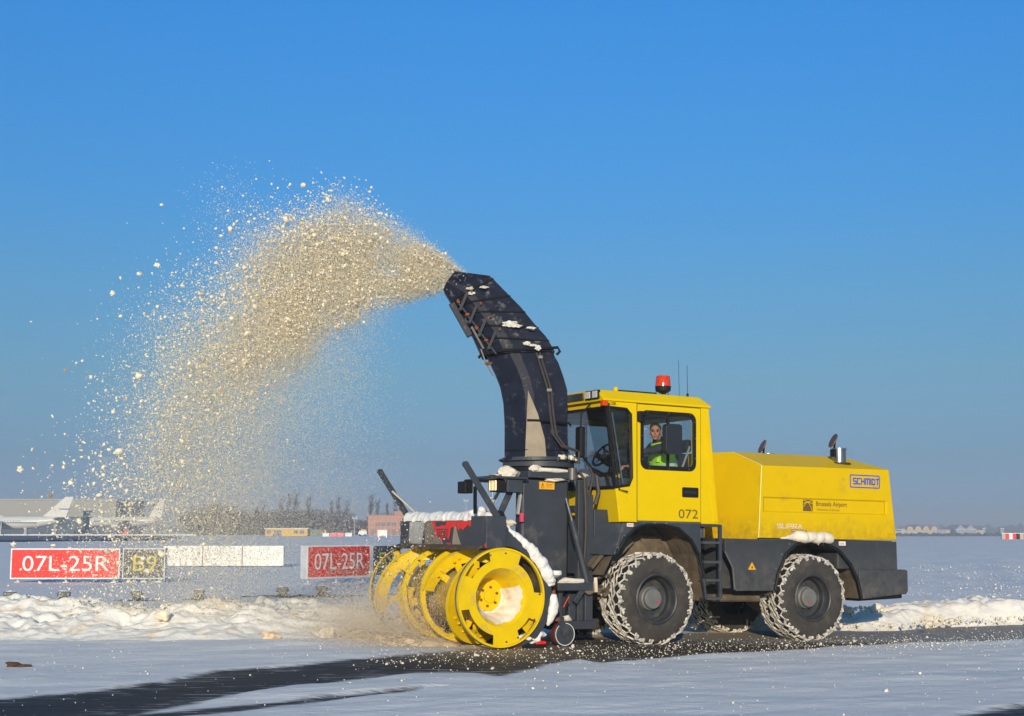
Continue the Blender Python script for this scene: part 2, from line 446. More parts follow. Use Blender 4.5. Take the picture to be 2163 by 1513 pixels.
# ------------------------------------------------------------------ terrain
TX, TY, TZ = 2.080, 21.066, 0.005
YAW, PIT = R_(29.5), R_(1.0)
DU = (math.cos(YAW), math.sin(YAW)); DW = (-math.sin(YAW), math.cos(YAW))
def base_h(x, y):
    x = np.asarray(x, float); y = np.asarray(y, float)
    u = (x - TX) * DU[0] + (y - TY) * DU[1]; w = (x - TX) * DW[0] + (y - TY) * DW[1]
    near = np.exp(-((w - 1) / 5.0) ** 2) * np.exp(-((np.clip(np.abs(u - .5) - 4.5, 0, None)) / 3.0) ** 2)
    h = -np.clip(u, -5, 6) * math.tan(PIT) * near + .010 * near
    h = h + .2 * sstep(27, 38, y) + .05 * sstep(60, 200, y) - 1.6 * sstep(250, 800, y) * sstep(50, 160, x)
    return h
ASPHALT = [[(-9, 13.0), (-5.05, 14.31), (-4.31, 14.98), (-3.83, 15.61), (-3.46, 16.78), (-2.7, 17.17), (-1.67, 18.14), (-1.12, 18.81), (-.54, 19.7), (.13, 20.2), (1.17, 20.7), (2.12, 21.2), (4.51, 22.23), (6.39, 23.79), (9.08, 25.57), (14, 28.6), (14, 27.2), (8.06, 22.93), (5.97, 22.0), (4.57, 20.87), (4.11, 20.29), (3.34, 19.67), (2.62, 19.09), (1.6, 18.3), (1.1, 17.77), (.83, 18.2), (.3, 17.1), (-.11, 16.0), (-.43, 16.45), (-1.08, 16.41), (-1.93, 15.52), (-2.35, 15.25), (-2.75, 14.6), (-2.95, 14.1), (-3.2, 13.5), (-3.41, 12.9), (-6, 11.4)],
           [(-2.5, 13.85), (-1.17, 14.9), (-.7, 15.05), (-1.5, 14.3), (-2.6, 13.2), (-3.4, 12.4), (-4.2, 12.0), (-4.0, 12.7)],
           [(4.0, 13.1), (4.9, 13.8), (6, 14.2), (7, 14.2), (7, 12.4), (4, 12.4)],
           [(-1.0, 20.2), (.5, 21.6), (2, 23.2), (4, 24.6), (8, 26.0), (13, 28.3), (14, 28.4), (9.08, 25.3), (4.51, 21.9), (1.17, 20.3)]]
def poly_sd(x, y, poly):
    """signed distance, positive inside"""
    P = np.array(poly, float); Q = np.roll(P, -1, axis=0); d = np.full(x.shape, 1e9); ins = np.zeros(x.shape, bool)
    for (ax, ay), (bx, by) in zip(P, Q):
        ex, ey = bx - ax, by - ay; t = np.clip(((x - ax) * ex + (y - ay) * ey) / (ex * ex + ey * ey + 1e-9), 0, 1)
        d = np.minimum(d, np.hypot(x - ax - t * ex, y - ay - t * ey))
        c = ((ay > y) != (by > y)) & (x < (bx - ax) * (y - ay) / (by - ay + 1e-12) + ax); ins ^= c
    return np.where(ins, d, -d)
def asphalt_sd(x, y):
    s = np.full(np.shape(x), -9.0)
    for p in ASPHALT: s = np.maximum(s, poly_sd(x, y, p))
    return s
def ground_h(x, y):
    x = np.asarray(x, float); y = np.asarray(y, float)
    s = asphalt_sd(x, y) + (fbm(x * 1.2, y * 3.5, 5) - .5) * .2
    cover = 1 - sstep(-.06, .05, s)
    rut = (fbm((x * .87 + y * .49) * .25, (-x * .49 + y * .87) * 3.2, 19, 3) - .5) * .035 * (1 - sstep(26, 34, y))
    n = rut + (fbm(x * .35, y * 1.3, 11, 5) - .5) * .075 + (fbm(x * 2.2, y * 5, 31, 3) - .5) * .012
    rough = (fbm(x * 2.3, y * 2.6, 47, 4) - .45) * .22 * sstep(30, 34, y) * (1 - sstep(46, 52, y)) * sstep(6.5, 9.5, x)
    drift = (fbm(x * .06, y * .22, 77, 4) - .5) * .22 * sstep(42, 60, y) + (fbm(x * .9, y * 1.0, 91, 4) - .5) * .50 * sstep(33, 48, y) * (1 - sstep(90, 160, y)) * sstep(-6, 4, x)
    return base_h(x, y) + cover * (.02 + n) + np.clip(rough, -.02, 1) + drift
def axis_coords(segs):
    out = [segs[0][0]]
    for a, b, n in segs: out += list(np.linspace(a, b, n + 1)[1:])
    return np.array(out)
xs = np.concatenate([-np.geomspace(34, 3200, 40)[::-1], np.linspace(-34, -13, 110)[1:-1], np.linspace(-13, 13, 310), np.linspace(13, 34, 110)[1:-1], np.geomspace(34, 3200, 40)])
ys = np.concatenate([np.linspace(-60, 8, 16)[:-1], np.linspace(8, 30, 370)[:-1], np.geomspace(30, 2600, 150)])
GX, GY = np.meshgrid(xs, ys)
GZ = ground_h(GX, GY)
nx, ny = len(xs), len(ys)
idx = np.arange(nx * ny).reshape(ny, nx)
F = np.stack([idx[:-1, :-1], idx[:-1, 1:], idx[1:, 1:], idx[1:, :-1]], -1).reshape(-1, 4)
def ground_material():
    m = bpy.data.materials.new('snowy_ground'); m.use_nodes = True
    N, L = m.node_tree.nodes, m.node_tree.links; b = N['Principled BSDF']
    geo = N.new('ShaderNodeNewGeometry')
    def noise(scale, stretch=(1, 1, 1), detail=6, rough=.6):
        mp = N.new('ShaderNodeMapping'); mp.inputs['Scale'].default_value = stretch; L.new(geo.outputs['Position'], mp.inputs[0])
        n = N.new('ShaderNodeTexNoise'); n.inputs['Scale'].default_value = scale; n.inputs['Detail'].default_value = detail; n.inputs['Roughness'].default_value = rough
        L.new(mp.outputs[0], n.inputs['Vector']); return n.outputs['Fac']
    def attr(nm):
        a = N.new('ShaderNodeAttribute'); a.attribute_name = nm; return a.outputs['Fac']
    def mapr(v, a, b_, c=0., d=1.):
        r = N.new('ShaderNodeMapRange'); r.inputs[1].default_value = a; r.inputs[2].default_value = b_; r.inputs[3].default_value = c; r.inputs[4].default_value = d; L.new(v, r.inputs[0]); return r.outputs[0]
    def mix(f, a, b_):
        x = N.new('ShaderNodeMix'); x.data_type = 'RGBA'; L.new(f, x.inputs[0])
        for s_, v in ((6, a), (7, b_)):
            if isinstance(v, tuple): x.inputs[s_].default_value = (*v, 1)
            else: L.new(v, x.inputs[s_])
        return x.outputs[2]
    def math_(op, a, b_):
        x = N.new('ShaderNodeMath'); x.operation = op
        for i, v in enumerate((a, b_)):
            if isinstance(v, (int, float)): x.inputs[i].default_value = v
            else: L.new(v, x.inputs[i])
        return x.outputs[0]
    n1 = noise(1.2, (1, 3, 1)); n4 = noise(1.6, (.35, 3.2, 1), 8, .7); n5 = noise(5, (.35, 2.6, 1), 7, .7); n2 = noise(9, (.6, 2, 1)); n3 = noise(60)
    edge = math_('ADD', attr('asphalt'), math_('MULTIPLY', math_('SUBTRACT', n1, .5), .30))
    edge = math_('ADD', edge, math_('MULTIPLY', math_('SUBTRACT', n2, .5), .22))
    edge = math_('ADD', edge, math_('MULTIPLY', math_('SUBTRACT', n4, .5), .28))
    A = mapr(edge, -.05, .10)
    film = mapr(math_('ADD', n5, math_('MULTIPLY', attr('asphalt'), -.14)), .50, .64)
    A = math_('MULTIPLY', A, math_('SUBTRACT', 1.0, math_('MULTIPLY', film, .75)))
    snowc = mix(mapr(n1, .35, .7), (.83, .82, .80), (.89, .88, .86))
    snowc = mix(mapr(n2, .55, .75, 0, .35), snowc, (.72, .71, .69))
    asp = mix(mapr(n4, .3, .7), (.018, .017, .019), (.058, .053, .052))
    asp = mix(mapr(attr('slush'), .0, 1.0, 0., .55), asp, (.115, .085, .048))
    speck = mapr(n3, .64, .74)
    asp = mix(math_('MULTIPLY', math_('MULTIPLY', speck, .4), attr('slush')), asp, (.50, .46, .40))
    sl = mapr(math_('ADD', attr('grit'), math_('MULTIPLY', math_('SUBTRACT', n5, .5), 1.3)), .35, .95)
    asp = mix(sl, asp, (.34, .30, .25))
    c = mix(A, snowc, asp)
    tan = math_('MULTIPLY', attr('tan'), mapr(n1, .25, .6, .55, 1.))
    c = mix(tan, c, (.56, .44, .28))
    L.new(c, b.inputs['Base Color'])
    L.new(mapr(A, 0, 1, .8, .62), b.inputs['Roughness'])
    L.new(mapr(A, 0, 1, .3, .12), b.inputs['Specular IOR Level'])
    bp = N.new('ShaderNodeBump'); bp.inputs['Strength'].default_value = .5; bp.inputs['Distance'].default_value = .03
    L.new(math_('ADD', noise(14, (.5, 1.6, 1), 5), math_('MULTIPLY', n3, .25)), bp.inputs['Height']); L.new(bp.outputs[0], b.inputs['Normal'])
    return m
GROUND = ground_material()
gr = np_mesh('ground', np.stack([GX, GY, GZ], -1).reshape(-1, 3), F, GROUND, smooth=True)
tag(gr, kind='structure')
def fattr(o, nm, vals):
    a = o.data.attributes.new(nm, 'FLOAT', 'POINT'); a.data.foreach_set('value', np.asarray(vals, np.float32).ravel())
fattr(gr, 'asphalt', np.clip(asphalt_sd(GX, GY), -1, 1))
uu = (GX - TX) * DU[0] + (GY - TY) * DU[1]; ww = (GX - TX) * DW[0] + (GY - TY) * DW[1]
sl = np.exp(-((ww + .8) / 1.3) ** 2) * sstep(-5.0, -2.5, uu)
fattr(gr, 'slush', sl)
fattr(gr, 'grit', np.clip(np.exp(-((ww - .9) / 1.7) ** 2) * sstep(-2.0, 2.2, uu) * .95 + .9 * sstep(2.0, 6.0, uu), 0, 1))
fattr(gr, 'tan', np.clip(np.exp(-(((uu + 3.0) / 1.2) ** 2)) * np.exp(-((ww - .6) / 1.6) ** 2) * .75 + .6 * np.exp(-((ww - 2.2) / 1.2) ** 2) * sstep(-2.2, -.5, uu) * (1 - sstep(3.4, 5, uu)), 0, 1))

# dark bare apron far left
ap = MB()
apts = [(-300, 520), (-300, 150), (-66, 176), (-52, 215), (-62, 268), (-78, 325), (-98, 420), (-104, 520)]
ap.add([(x, y, float(ground_h(x, y)) + .16) for x, y in apts], [tuple(range(len(apts)))])
APRON = mat('bare_apron', (.085, .095, .13), .7, var=.3, scale=.03, dirt=(.5, .5, .5), dirt_amt=.05, dirt_scale=.06)
tag(ap.build('apron', APRON), kind='structure')
recalc(bpy.data.objects['apron'])

# ------------------------------------------------------------------ ploughed snow banks
def bank(name, x0, x1, y0, y1, hfun, step, seed, tint, amp=1.5):
    X, Y = np.meshgrid(np.arange(x0, x1, step), np.arange(y0, y1, step * 1.15))
    H = hfun(X, Y)
    wx = X + (fbm(X * .9, Y * .9, seed + 3) - .5) * 1.2
    n = (fbm(wx * .8, Y * 1.7, seed, 4) - .5) * .34 + (.25 - np.abs(fbm(wx * 1.9, Y * 3.2, seed + 9, 4) - .5)) * .55 + (fbm(wx * 3.4, Y * 6, seed + 15, 3) - .5) * .22 + (fbm(X * 9, Y * 11, seed + 21, 3) - .5) * .05
    Z = base_h(X, Y) - .05 + H * (.80 + n * amp)
    fy, fx = X.shape; ii = np.arange(fx * fy).reshape(fy, fx)
    Fq = np.stack([ii[:-1, :-1], ii[:-1, 1:], ii[1:, 1:], ii[1:, :-1]], -1).reshape(-1, 4)
    keep = (H.ravel()[Fq].max(1) > .01); Fq = Fq[keep]
    us, inv = np.unique(Fq, return_inverse=True)
    V = np.stack([X, Y, Z], -1).reshape(-1, 3)[us]
    o = np_mesh(name, V, inv.reshape(-1, 4), tint, smooth=True)
    return o
def bank_mat(name, clean, dirt, amt, scale):
    m = mat(name, clean, .75, var=.05, scale=2.5, dirt=dirt, dirt_amt=amt, dirt_scale=scale, bump=.6, bump_scale=18)
    return m
BANKL = bank_mat('bank_snow_light', (.90, .86, .78), (.80, .58, .32), .22, 3.0)
BANKR = bank_mat('bank_snow_tan', (.88, .83, .75), (.66, .50, .30), .28, 3.0)
def hl(X, Y):
    toe = 20.65 + (fbm(X * .6, X * 0 + 3, 51) - .5) * 1.3
    return .46 * sstep(toe - .1, toe + 2.6, Y) ** .8 * (1 - sstep(24.2, 26.2, Y)) * (1 - sstep(-4.0, -.9, X) * .6) * sstep(-16, -13, X) * (1 - sstep(-1.4, -.2, X))
tag(bank('snow_bank', -16, -.1, 20.3, 26.4, hl, .035, 61, BANKL, 2.3), kind='structure')
def hr(X, Y):
    toe = 23.9 + .205 * X + (fbm(X * .9, X * 0 + 9, 53) - .5) * .5
    hh = .30 + .22 * np.exp(-((X - 8.3) / 1.0) ** 2) + .06 * np.sin(X * 2.1)
    return hh * sstep(toe - .05, toe + .55, Y) * (1 - sstep(toe + 1.2, toe + 2.2, Y)) * sstep(.6, 1.6, X) * (1 - sstep(15, 17, X))
tag(bank('snow_bank', .5, 17.2, 23.4, 30.5, hr, .035, 81, BANKR), kind='structure')

# ================================================================== THE SNOW BLOWER TRUCK
# local frame: X to the rear, Y from the near side (0) to the far side (2.5), Z up
truck = empty('snow_blower_truck', (TX, TY, TZ), (0, PIT, YAW))
tag(truck, 'yellow four wheeled snow blower truck throwing a plume of snow from its dark chute', 'snow blower')
TM = Matrix.Translation((TX, TY, TZ)) @ Euler((0, PIT, YAW)).to_matrix().to_4x4()
TI = TM.inverted()
def W(x, y, z): return TI @ Vector((x, y, z))
CWH = 1.25                                   # centre line
def mir(w): return 2 * CWH - w

# ---- cab
near_out = [(-.56, 1.77), (-.585, 2.275), (-.42, 2.30), (-.37, 2.34), (-.345, 2.42), (-.37, 3.33), (-.39, 3.40), (-.45, 3.435), (-.80, 3.445), (-.805, 3.53), (1.07, 3.53), (1.25, 1.77)]
dwin = rrect(-.16, 2.60, .78, 3.395, .10)
cab = MB()
cab.side(near_out, [dwin], .10, .05)
cab.side(near_out, [dwin], 2.40, .05, far=True)
fx = lambda z: -.56 - .24 * (z - 1.77) / 1.73
# front lower panel, header, rear wall with window, floor
e2 = Vector((fx(2.27) - fx(1.77), 0, .5)).normalized()
cab.plate([(0, 0), (2.29, 0), (2.29, .52), (0, .52)], [], (-.562, 2.395, 1.765), (0, -1, 0), e2, .05)
cab.span((-.80, .105, 3.447), (-.70, 2.395, 3.527))
e2r = Vector((-.18, 0, 1.76)).normalized()
cab.plate([(0, 0), (2.2, 0), (2.2, 1.75), (0, 1.75)], [rrect(.3, 1.1, 1.9, 1.62, .08)], (1.245, .15, 1.772), (0, 1, 0), e2r, .05)
cab.span((-.5, .16, 1.78), (1.18, 2.34, 1.84))
cabo = cab.build('cab', YEL, truck, bevel=.008)
# roof with sloping flanks
def ring(u0, u1, w0, w1, z): return [(u0, w0, z), (u1, w0, z), (u1, w1, z), (u0, w1, z)]
rf = MB(); rf.loft([ring(-.87, 1.10, .07, 2.43, 3.532), ring(-.87, 1.10, .07, 2.43, 3.56), ring(-.89, .97, .22, 2.28, 3.705), ring(-.72, .90, .5, 2.0, 3.735)])
roof = recalc(rf.build('roof', YEL, truck, bevel=.012))
MB().span((-.30, .52, 3.715), (.40, 1.5, 3.765)).build('roof_hatch', BLACK, roof, bevel=.01)
MB().cyl((-.34, .55, 3.71), (-.34, .55, 3.80), .035).build('hatch_hinge', YEL, roof)
for w0 in (.17, .36, mir(.36) - .17, mir(.17) - .17):
    l = MB().span((-.905, w0, 3.565), (-.86, w0 + .17, 3.70)).build('roof_light', BLACK, truck, bevel=.012)
    MB().span((-.915, w0 + .018, 3.582), (-.903, w0 + .152, 3.685)).build('lens', PALE, l, bevel=.008)
MB().span((-.90, .60, 3.575), (-.86, 1.90, 3.685)).build('destination_panel', mat('dark_panel', (.05, .055, .065), .25), truck, bevel=.01)
for w0 in (.07, 2.37): MB().box((-.84, w0 + .03, 3.495), (.09, .09, .085)).build('marker_light', ORANGE, truck, bevel=.015)
# beacon
bc = MB().lathe([(0.02, 0), (.115, .05), (.125, .12), (.03, .12)], (.50, .5, 3.745), 2, 24).build('beacon', BLACK, truck, smooth=True)
MB().lathe([(.12, .115), (.118, .16), (.108, .27), (.095, .285), (0, .287)], (.50, .5, 3.745), 2, 28).build('lens', mat('beacon_lens', (.85, .07, .008), .12, var=.2, scale=20, trans=.25, coat=.5), bc, smooth=True)
mb = MB()
for a in (.6, 2.7, 4.8): mb.tube([(.5 + .1 * math.cos(a), .5 + .1 * math.sin(a), 3.80), (.5 + .13 * math.cos(a), .5 + .13 * math.sin(a), 3.71)], .007, 5)
mb.build('bracket', BLACK, bc)
mb = MB().tube([(1.04, .6, 3.66), (1.04, .6, 3.80)], .018).tube([(1.04, .6, 3.8), (1.03, .6, 4.25)], .004, 5); mb.build('antenna', BLACK, truck)
mb = MB().tube([(.90, .62, 3.70), (.88, .62, 4.32)], .004, 5); mb.build('antenna', STEEL, truck)
# doors: seams, windows, handles, steps
for far in (False, True):
    w = 2.40 if far else .10; sg = 1 if far else -1
    S = lambda outer, holes, off, t: MB().side(outer, holes, w + sg * off, t, far)
    door = S([(-.245, 1.795), (-.255, 3.515), (.905, 3.515), (.905, 1.795)], [rrect(-.20, 2.55, .82, 3.435, .12)], .010, .0095).build('door', YEL, truck, bevel=.003)
    S(rrect(-.20, 2.55, .82, 3.435, .12), [rrect(-.145, 2.615, .765, 3.375, .08)], .020, .03).build('window_frame', BLACK, door, bevel=.006)
    MB().span((.285, w + sg * .014, 2.62), (.325, w - sg * .01, 3.37)).build('window_bar', BLACK, door)
    mb = MB()
    for a, b in ((-.17, 2.7), (-.17, 3.05), (-.08, 3.41), (.31, 3.41), (.70, 3.41), (.79, 2.75), (.79, 3.05), (.79, 3.3), (-.05, 2.58), (.31, 2.58), (.68, 2.58)):
        mb.box((a, w + sg * .024, b), (.016, .012, .016))
    mb.build('screw', STEEL, door)
    S(rrect(-.15, 2.61, .77, 3.38, .08), [], .002, .006).build('pane', GLASS, door)
    h = S(rrect(.56, 2.16, .86, 2.31, .02), [], .020, .012).build('handle', BLACK, door, bevel=.005)
    MB().box((.70, w + sg * .028, 2.235), (.22, .02, .045)).build('lever', mat('black_plastic', (.02, .02, .02), .4), h, bevel=.006)
    S([(-.256, 1.785), (-.266, 3.526), (.916, 3.526), (.916, 1.785)], [[(-.245, 1.795), (-.255, 3.515), (.905, 3.515), (.905, 1.795)]], .004, .006).build('door_seam', mat('seam_dark', (.10, .075, .01), .8), door)
    MB().span((-.25, w + sg * .012, 1.765), (.91, w - sg * .03, 1.785)).build('sill_strip', STEEL, door)
    hg = MB().box((-.21, w + sg * .04, 3.33), (.10, .07, .16)).build('mirror_bracket', BLACK, truck, bevel=.01)
    S([(.99, 3.31), (1.035, 3.30), (1.225, 1.80), (1.165, 1.80)], [], .018, .017).build('pillar_trim', YEL, truck, bevel=.006)
lettering('fleet_number', '072', (.49, .085, 1.845), (1, 0, 0), (0, 0, 1), .36, .135, BROWNF, truck, depth=.004)
# windscreen with its bent corner panes
ws = MB()
gz0, gz1 = 2.26, 3.46
ws.plate([(0, 0), (2.24, 0), (2.24, 1.21), (0, 1.21)], [], (fx(gz0) + .015, 2.37, gz0), (0, -1, 0), Vector((fx(gz1) - fx(gz0), 0, gz1 - gz0)).normalized(), .006)
co = [(-.60, 2.27), (-.42, 2.29), (-.33, 2.40), (-.355, 3.40), (-.43, 3.45), (-.785, 3.46)]
ws.side(co, [], .125, .006); ws.side(co, [], 2.375, .006, far=True)
wso = ws.build('windscreen', GLASS, truck)
gk = MB()
gk.tube([(fx(2.27) - .01, .115, 2.27), (-.40, .095, 2.31), (-.35, .095, 2.42), (-.375, .095, 3.36), (-.45, .095, 3.43), (-.80, .11, 3.445)], .022, 6)
gk.tube([(fx(2.27) - .01, 2.385, 2.27), (-.40, 2.405, 2.31), (-.35, 2.405, 2.42), (-.375, 2.405, 3.36), (-.45, 2.405, 3.43), (-.80, 2.39, 3.445)], .022, 6)
gk.tube([(fx(2.27) - .01, .11, 2.27), (fx(2.27) - .01, 2.39, 2.27)], .024, 6); gk.tube([(-.80, .11, 3.44), (-.80, 2.39, 3.44)], .024, 6)
gk.build('gasket', BLACK, wso, smooth=True)
for w in (.12, 2.38): MB().bar((fx(2.28), w, 2.28), (fx(3.44), w, 3.44), .03, .035).build('corner_post', BLACK, wso)
for k, (a, b) in enumerate((((-.80, .04, 3.50), (-.60, .05, 2.24)), ((-.83, 1.45, 3.50), (-.62, 1.30, 2.22)))):
    wp = MB().tube([(a[0] + .12, a[1], a[2]), a, b, (b[0] + .14, b[1] - .01, b[2] - .03)], .011, 6).build('wiper', BLACK, truck)
    MB().bar((a[0] + .07, a[1] + .03, 3.36), (b[0] + .07, b[1] + .02, 2.32), .022, .02).build('blade', STEEL, wp)
MB().plate(rrect(.4, 1.15, 2.0, 1.62, .06), [], (1.235, .15, 1.772), (0, 1, 0), e2r, .006).build('rear_pane', GLASS2, truck)
# mirrors
mr = MB().tube([(-.21, .05, 3.33), (-.20, -.03, 3.36), (.13, -.13, 3.39), (.15, -.14, 3.18)], .014, 6).build('mirror', BLACK, truck)
MB().side(rrect(.06, 2.78, .35, 3.225, .05), [], -.20, .10).build('housing', mat('mirror_housing', (.022, .023, .028), .32, coat=.3), mr, bevel=.04, seg=4)
m2 = MB().tube([(-.86, .45, 3.5), (-1.02, .45, 3.35), (-1.02, .45, 2.75), (-.7, .45, 2.45)], .014, 6).build('mirror', BLACK, truck)
MB().box((-1.03, .45, 2.93), (.09, .16, .46)).build('housing', BLACK, m2, bevel=.03, seg=3)
# cab inside
ins = mat('cab_trim', (.045, .05, .058), .8)
dsh = MB().span((-.52, .2, 2.05), (-.15, 2.3, 2.42)).box((-.2, 1.5, 2.5), (.2, .5, .18), Matrix.Rotation(.4, 4, 'Y')).build('dashboard', ins, truck, bevel=.04)
MB().span((-.70, .16, 3.46), (1.05, 2.34, 3.50)).build('headlining', ins, truck)
swm = MB()
swc = Vector((.05, 1.5, 2.84)); axs = Vector((-.82, 0, .57)).normalized(); e_y = Vector((0, 1, 0)); e_x = axs.cross(e_y)
swm.tube([swc + (e_x * math.cos(t) + e_y * math.sin(t)) * .21 for t in [2 * PI * k / 28 for k in range(29)]], .017, 7, caps=False)
for t in (0.5, 2.6, 4.7): swm.bar(swc - axs * .03, swc + (e_x * math.cos(t) + e_y * math.sin(t)) * .2, .035, .012)
swm.cyl(swc, swc - axs * .55, .035)
swm.build('steering_wheel', BLACK, truck, smooth=True)
for w in (.72, 1.52):
    st = MB().span((.45, w - .26, 2.02), (.95, w + .26, 2.16)).build('seat', SEATM, truck, bevel=.05, seg=3)
    MB().bar((.93, w, 2.1), (1.06, w, 2.86), .48, .12, (0, 1, 0)).build('backrest', SEATM, st, bevel=.04, seg=3)
    MB().box((1.07, w, 2.98), (.1, .26, .2)).build('headrest', SEATM, st, bevel=.04, seg=3)
MB().bar((.70, .35, 2.5), (.86, .30, 2.95), .012, .03).build('seat_belt', mat('belt_grey', (.3, .3, .3), .7), truck)
MB().span((-.15, .14, 2.585), (.28, .17, 2.60)).build('grab_bar', RED, truck)

# ---- engine hood
hn = [(2.05, 2.70), (4.72, 2.73), (4.86, 1.575), (1.98, 1.575)]
rec = [(2.09, 1.98), (4.715, 1.99), (4.70, 2.215), (2.085, 2.21)]
hood = MB()
for far in (False, True):
    w = 2.45 if far else .05; sg = -1 if far else 1
    hood.side(hn[::-1], [rec], w, .012, far)
    back = [(2.115, 2.0), (4.685, 2.01), (4.67, 2.195), (2.11, 2.19)]
    for i in range(4):
        a, b, c, d = rec[i], rec[(i + 1) % 4], back[(i + 1) % 4], back[i]
        hood.add([(a[0], w, a[1]), (b[0], w, b[1]), (c[0], w + sg * .022, c[1]), (d[0], w + sg * .022, d[1])], [(0, 1, 2, 3)])
    hood.add([(p[0], w + sg * .022, p[1]) for p in back], [(0, 1, 2, 3)])
# top facets
A, B = (2.05, .05, 2.70), (4.72, .05, 2.73); A2, B2 = (2.05, 2.45, 2.70), (4.72, 2.45, 2.73)
P, Q = (1.92, .6, 2.925), (4.22, .6, 2.945); P2, Q2 = (1.92, 1.9, 2.925), (4.22, 1.9, 2.945)
hood.add([A, B, Q, P, A2, B2, Q2, P2, (1.70, 1.25, 2.925)], [(0, 1, 2, 3), (5, 4, 7, 6), (3, 2, 6, 7), (1, 5, 6, 2), (3, 7, 8)])
D, D2, E1 = (1.98, .05, 1.575), (1.98, 2.45, 1.575), (1.64, 1.25, 1.42)
hood.add([A, D, E1, (1.70, 1.25, 2.925), P, A2, D2, P2, (1.9, .3, 1.42), (1.9, 2.2, 1.42)], [(0, 4, 3, 2, 8, 1), (5, 6, 9, 2, 3, 7)])
hood.add([B, B2, (4.86, 2.45, 1.575), (4.86, .05, 1.575)], [(0, 3, 2, 1)])
hoodo = recalc(hood.build('engine_hood', YELH, truck, bevel=.007))
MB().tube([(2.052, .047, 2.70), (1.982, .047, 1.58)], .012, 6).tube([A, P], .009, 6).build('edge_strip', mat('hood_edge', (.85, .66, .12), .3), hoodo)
MB().span((4.62, .03, 1.985), (4.70, .06, 2.21)).build('recess_lip', YEL, hoodo, bevel=.012)
# exhausts with flaps
for w in (.35, 2.15):
    ex = MB().lathe([(.115, -.1), (.115, .24), (.128, .245), (.128, .27), (.112, .27), (.108, .05), (0, .05)], (3.92, w, 2.79), 2, 28).build('exhaust_pipe', STEEL, truck, smooth=True)
    c = Vector((3.80, w, 3.18)); n = Vector((-.80, .30, .42)).normalized()
    a = n.cross(Vector((0, 1, 0))).normalized()
    MB().cyl(c - n * .01, c + n * .012, .125, n=28).build('flap', mat('flap_brown', (.17, .10, .07), .6, var=.4, scale=12, metal=.3), ex, bevel=.004)
    MB().bar(c - a * .12, (3.81, w, 2.98), .03, .02).box((3.80, w, 2.98), (.05, .1, .12)).build('flap_hinge', BLACK, ex)
    MB().lathe([(.19, -.02), (.17, .0), (.125, .0)], (3.93, w, 2.826), 2, 24).build('collar', mat('soot', (.10, .055, .01), .8), ex).data
# writing on the hood
E1h, E2h = (1, 0, .012), (0, 0, 1)
badge = MB().side(rrect(3.87, 2.41, 4.52, 2.625, .03), [rrect(3.888, 2.428, 4.502, 2.607, .022)], .0465, .002).build('badge', BLUE, hoodo)
block_text('SCHMIDT', (3.945, .046, 2.475), (1, 0, .0), E2h, .058, .088, .029, .020, BLUE, 'maker_name', badge)
logo = MB().side(rrect(2.90, 2.01, 3.10, 2.19, .002), [], .0690, .002).build('airport_logo', BROWNF, hoodo)
lg = MB(); q = 0
for pts in ([(2.905, 2.13), (3.0, 2.155), (3.095, 2.185)], [(2.905, 2.185), (3.0, 2.155), (3.06, 2.08), (3.08, 2.015)], [(3.0, 2.155), (3.095, 2.13)], [(2.905, 2.08), (2.96, 2.14), (3.0, 2.155)]):
    for a, b in zip(pts, pts[1:]):
        q += 1; d = Vector((b[0] - a[0], b[1] - a[1])).normalized() * .005
        lg.add([(x, .0662 - .0002 * q, z) for x, z in ((a[0] + d.y, a[1] - d.x), (b[0] + d.y, b[1] - d.x), (b[0] - d.y, b[1] + d.x), (a[0] - d.y, a[1] + d.x))], [(0, 1, 2, 3)])
lg.build('runway_lines', YEL, logo)
lettering('airport_name', 'Brussels Airport', (3.17, .0715, 2.075), (1, 0, 0), E2h, .65, .095, BROWNF, hoodo, bold=.01, depth=.004)
lettering('slogan_lettering', 'Welcome to Europe', (3.18, .0715, 2.015), (1, 0, 0), E2h, .48, .042, BROWNF, hoodo, depth=.004)
block_text('SUPRA', (2.36, .048, 1.735), (1, 0, 0), E2h, .075, .062, .028, .010, PLATE, 'model_name', hoodo)
block_text('5001', (2.63, .048, 1.650), (1, 0, 0), E2h, .065, .062, .028, .011, mat('violet_film', (.12, .10, .35), .5), 'model_number', hoodo)

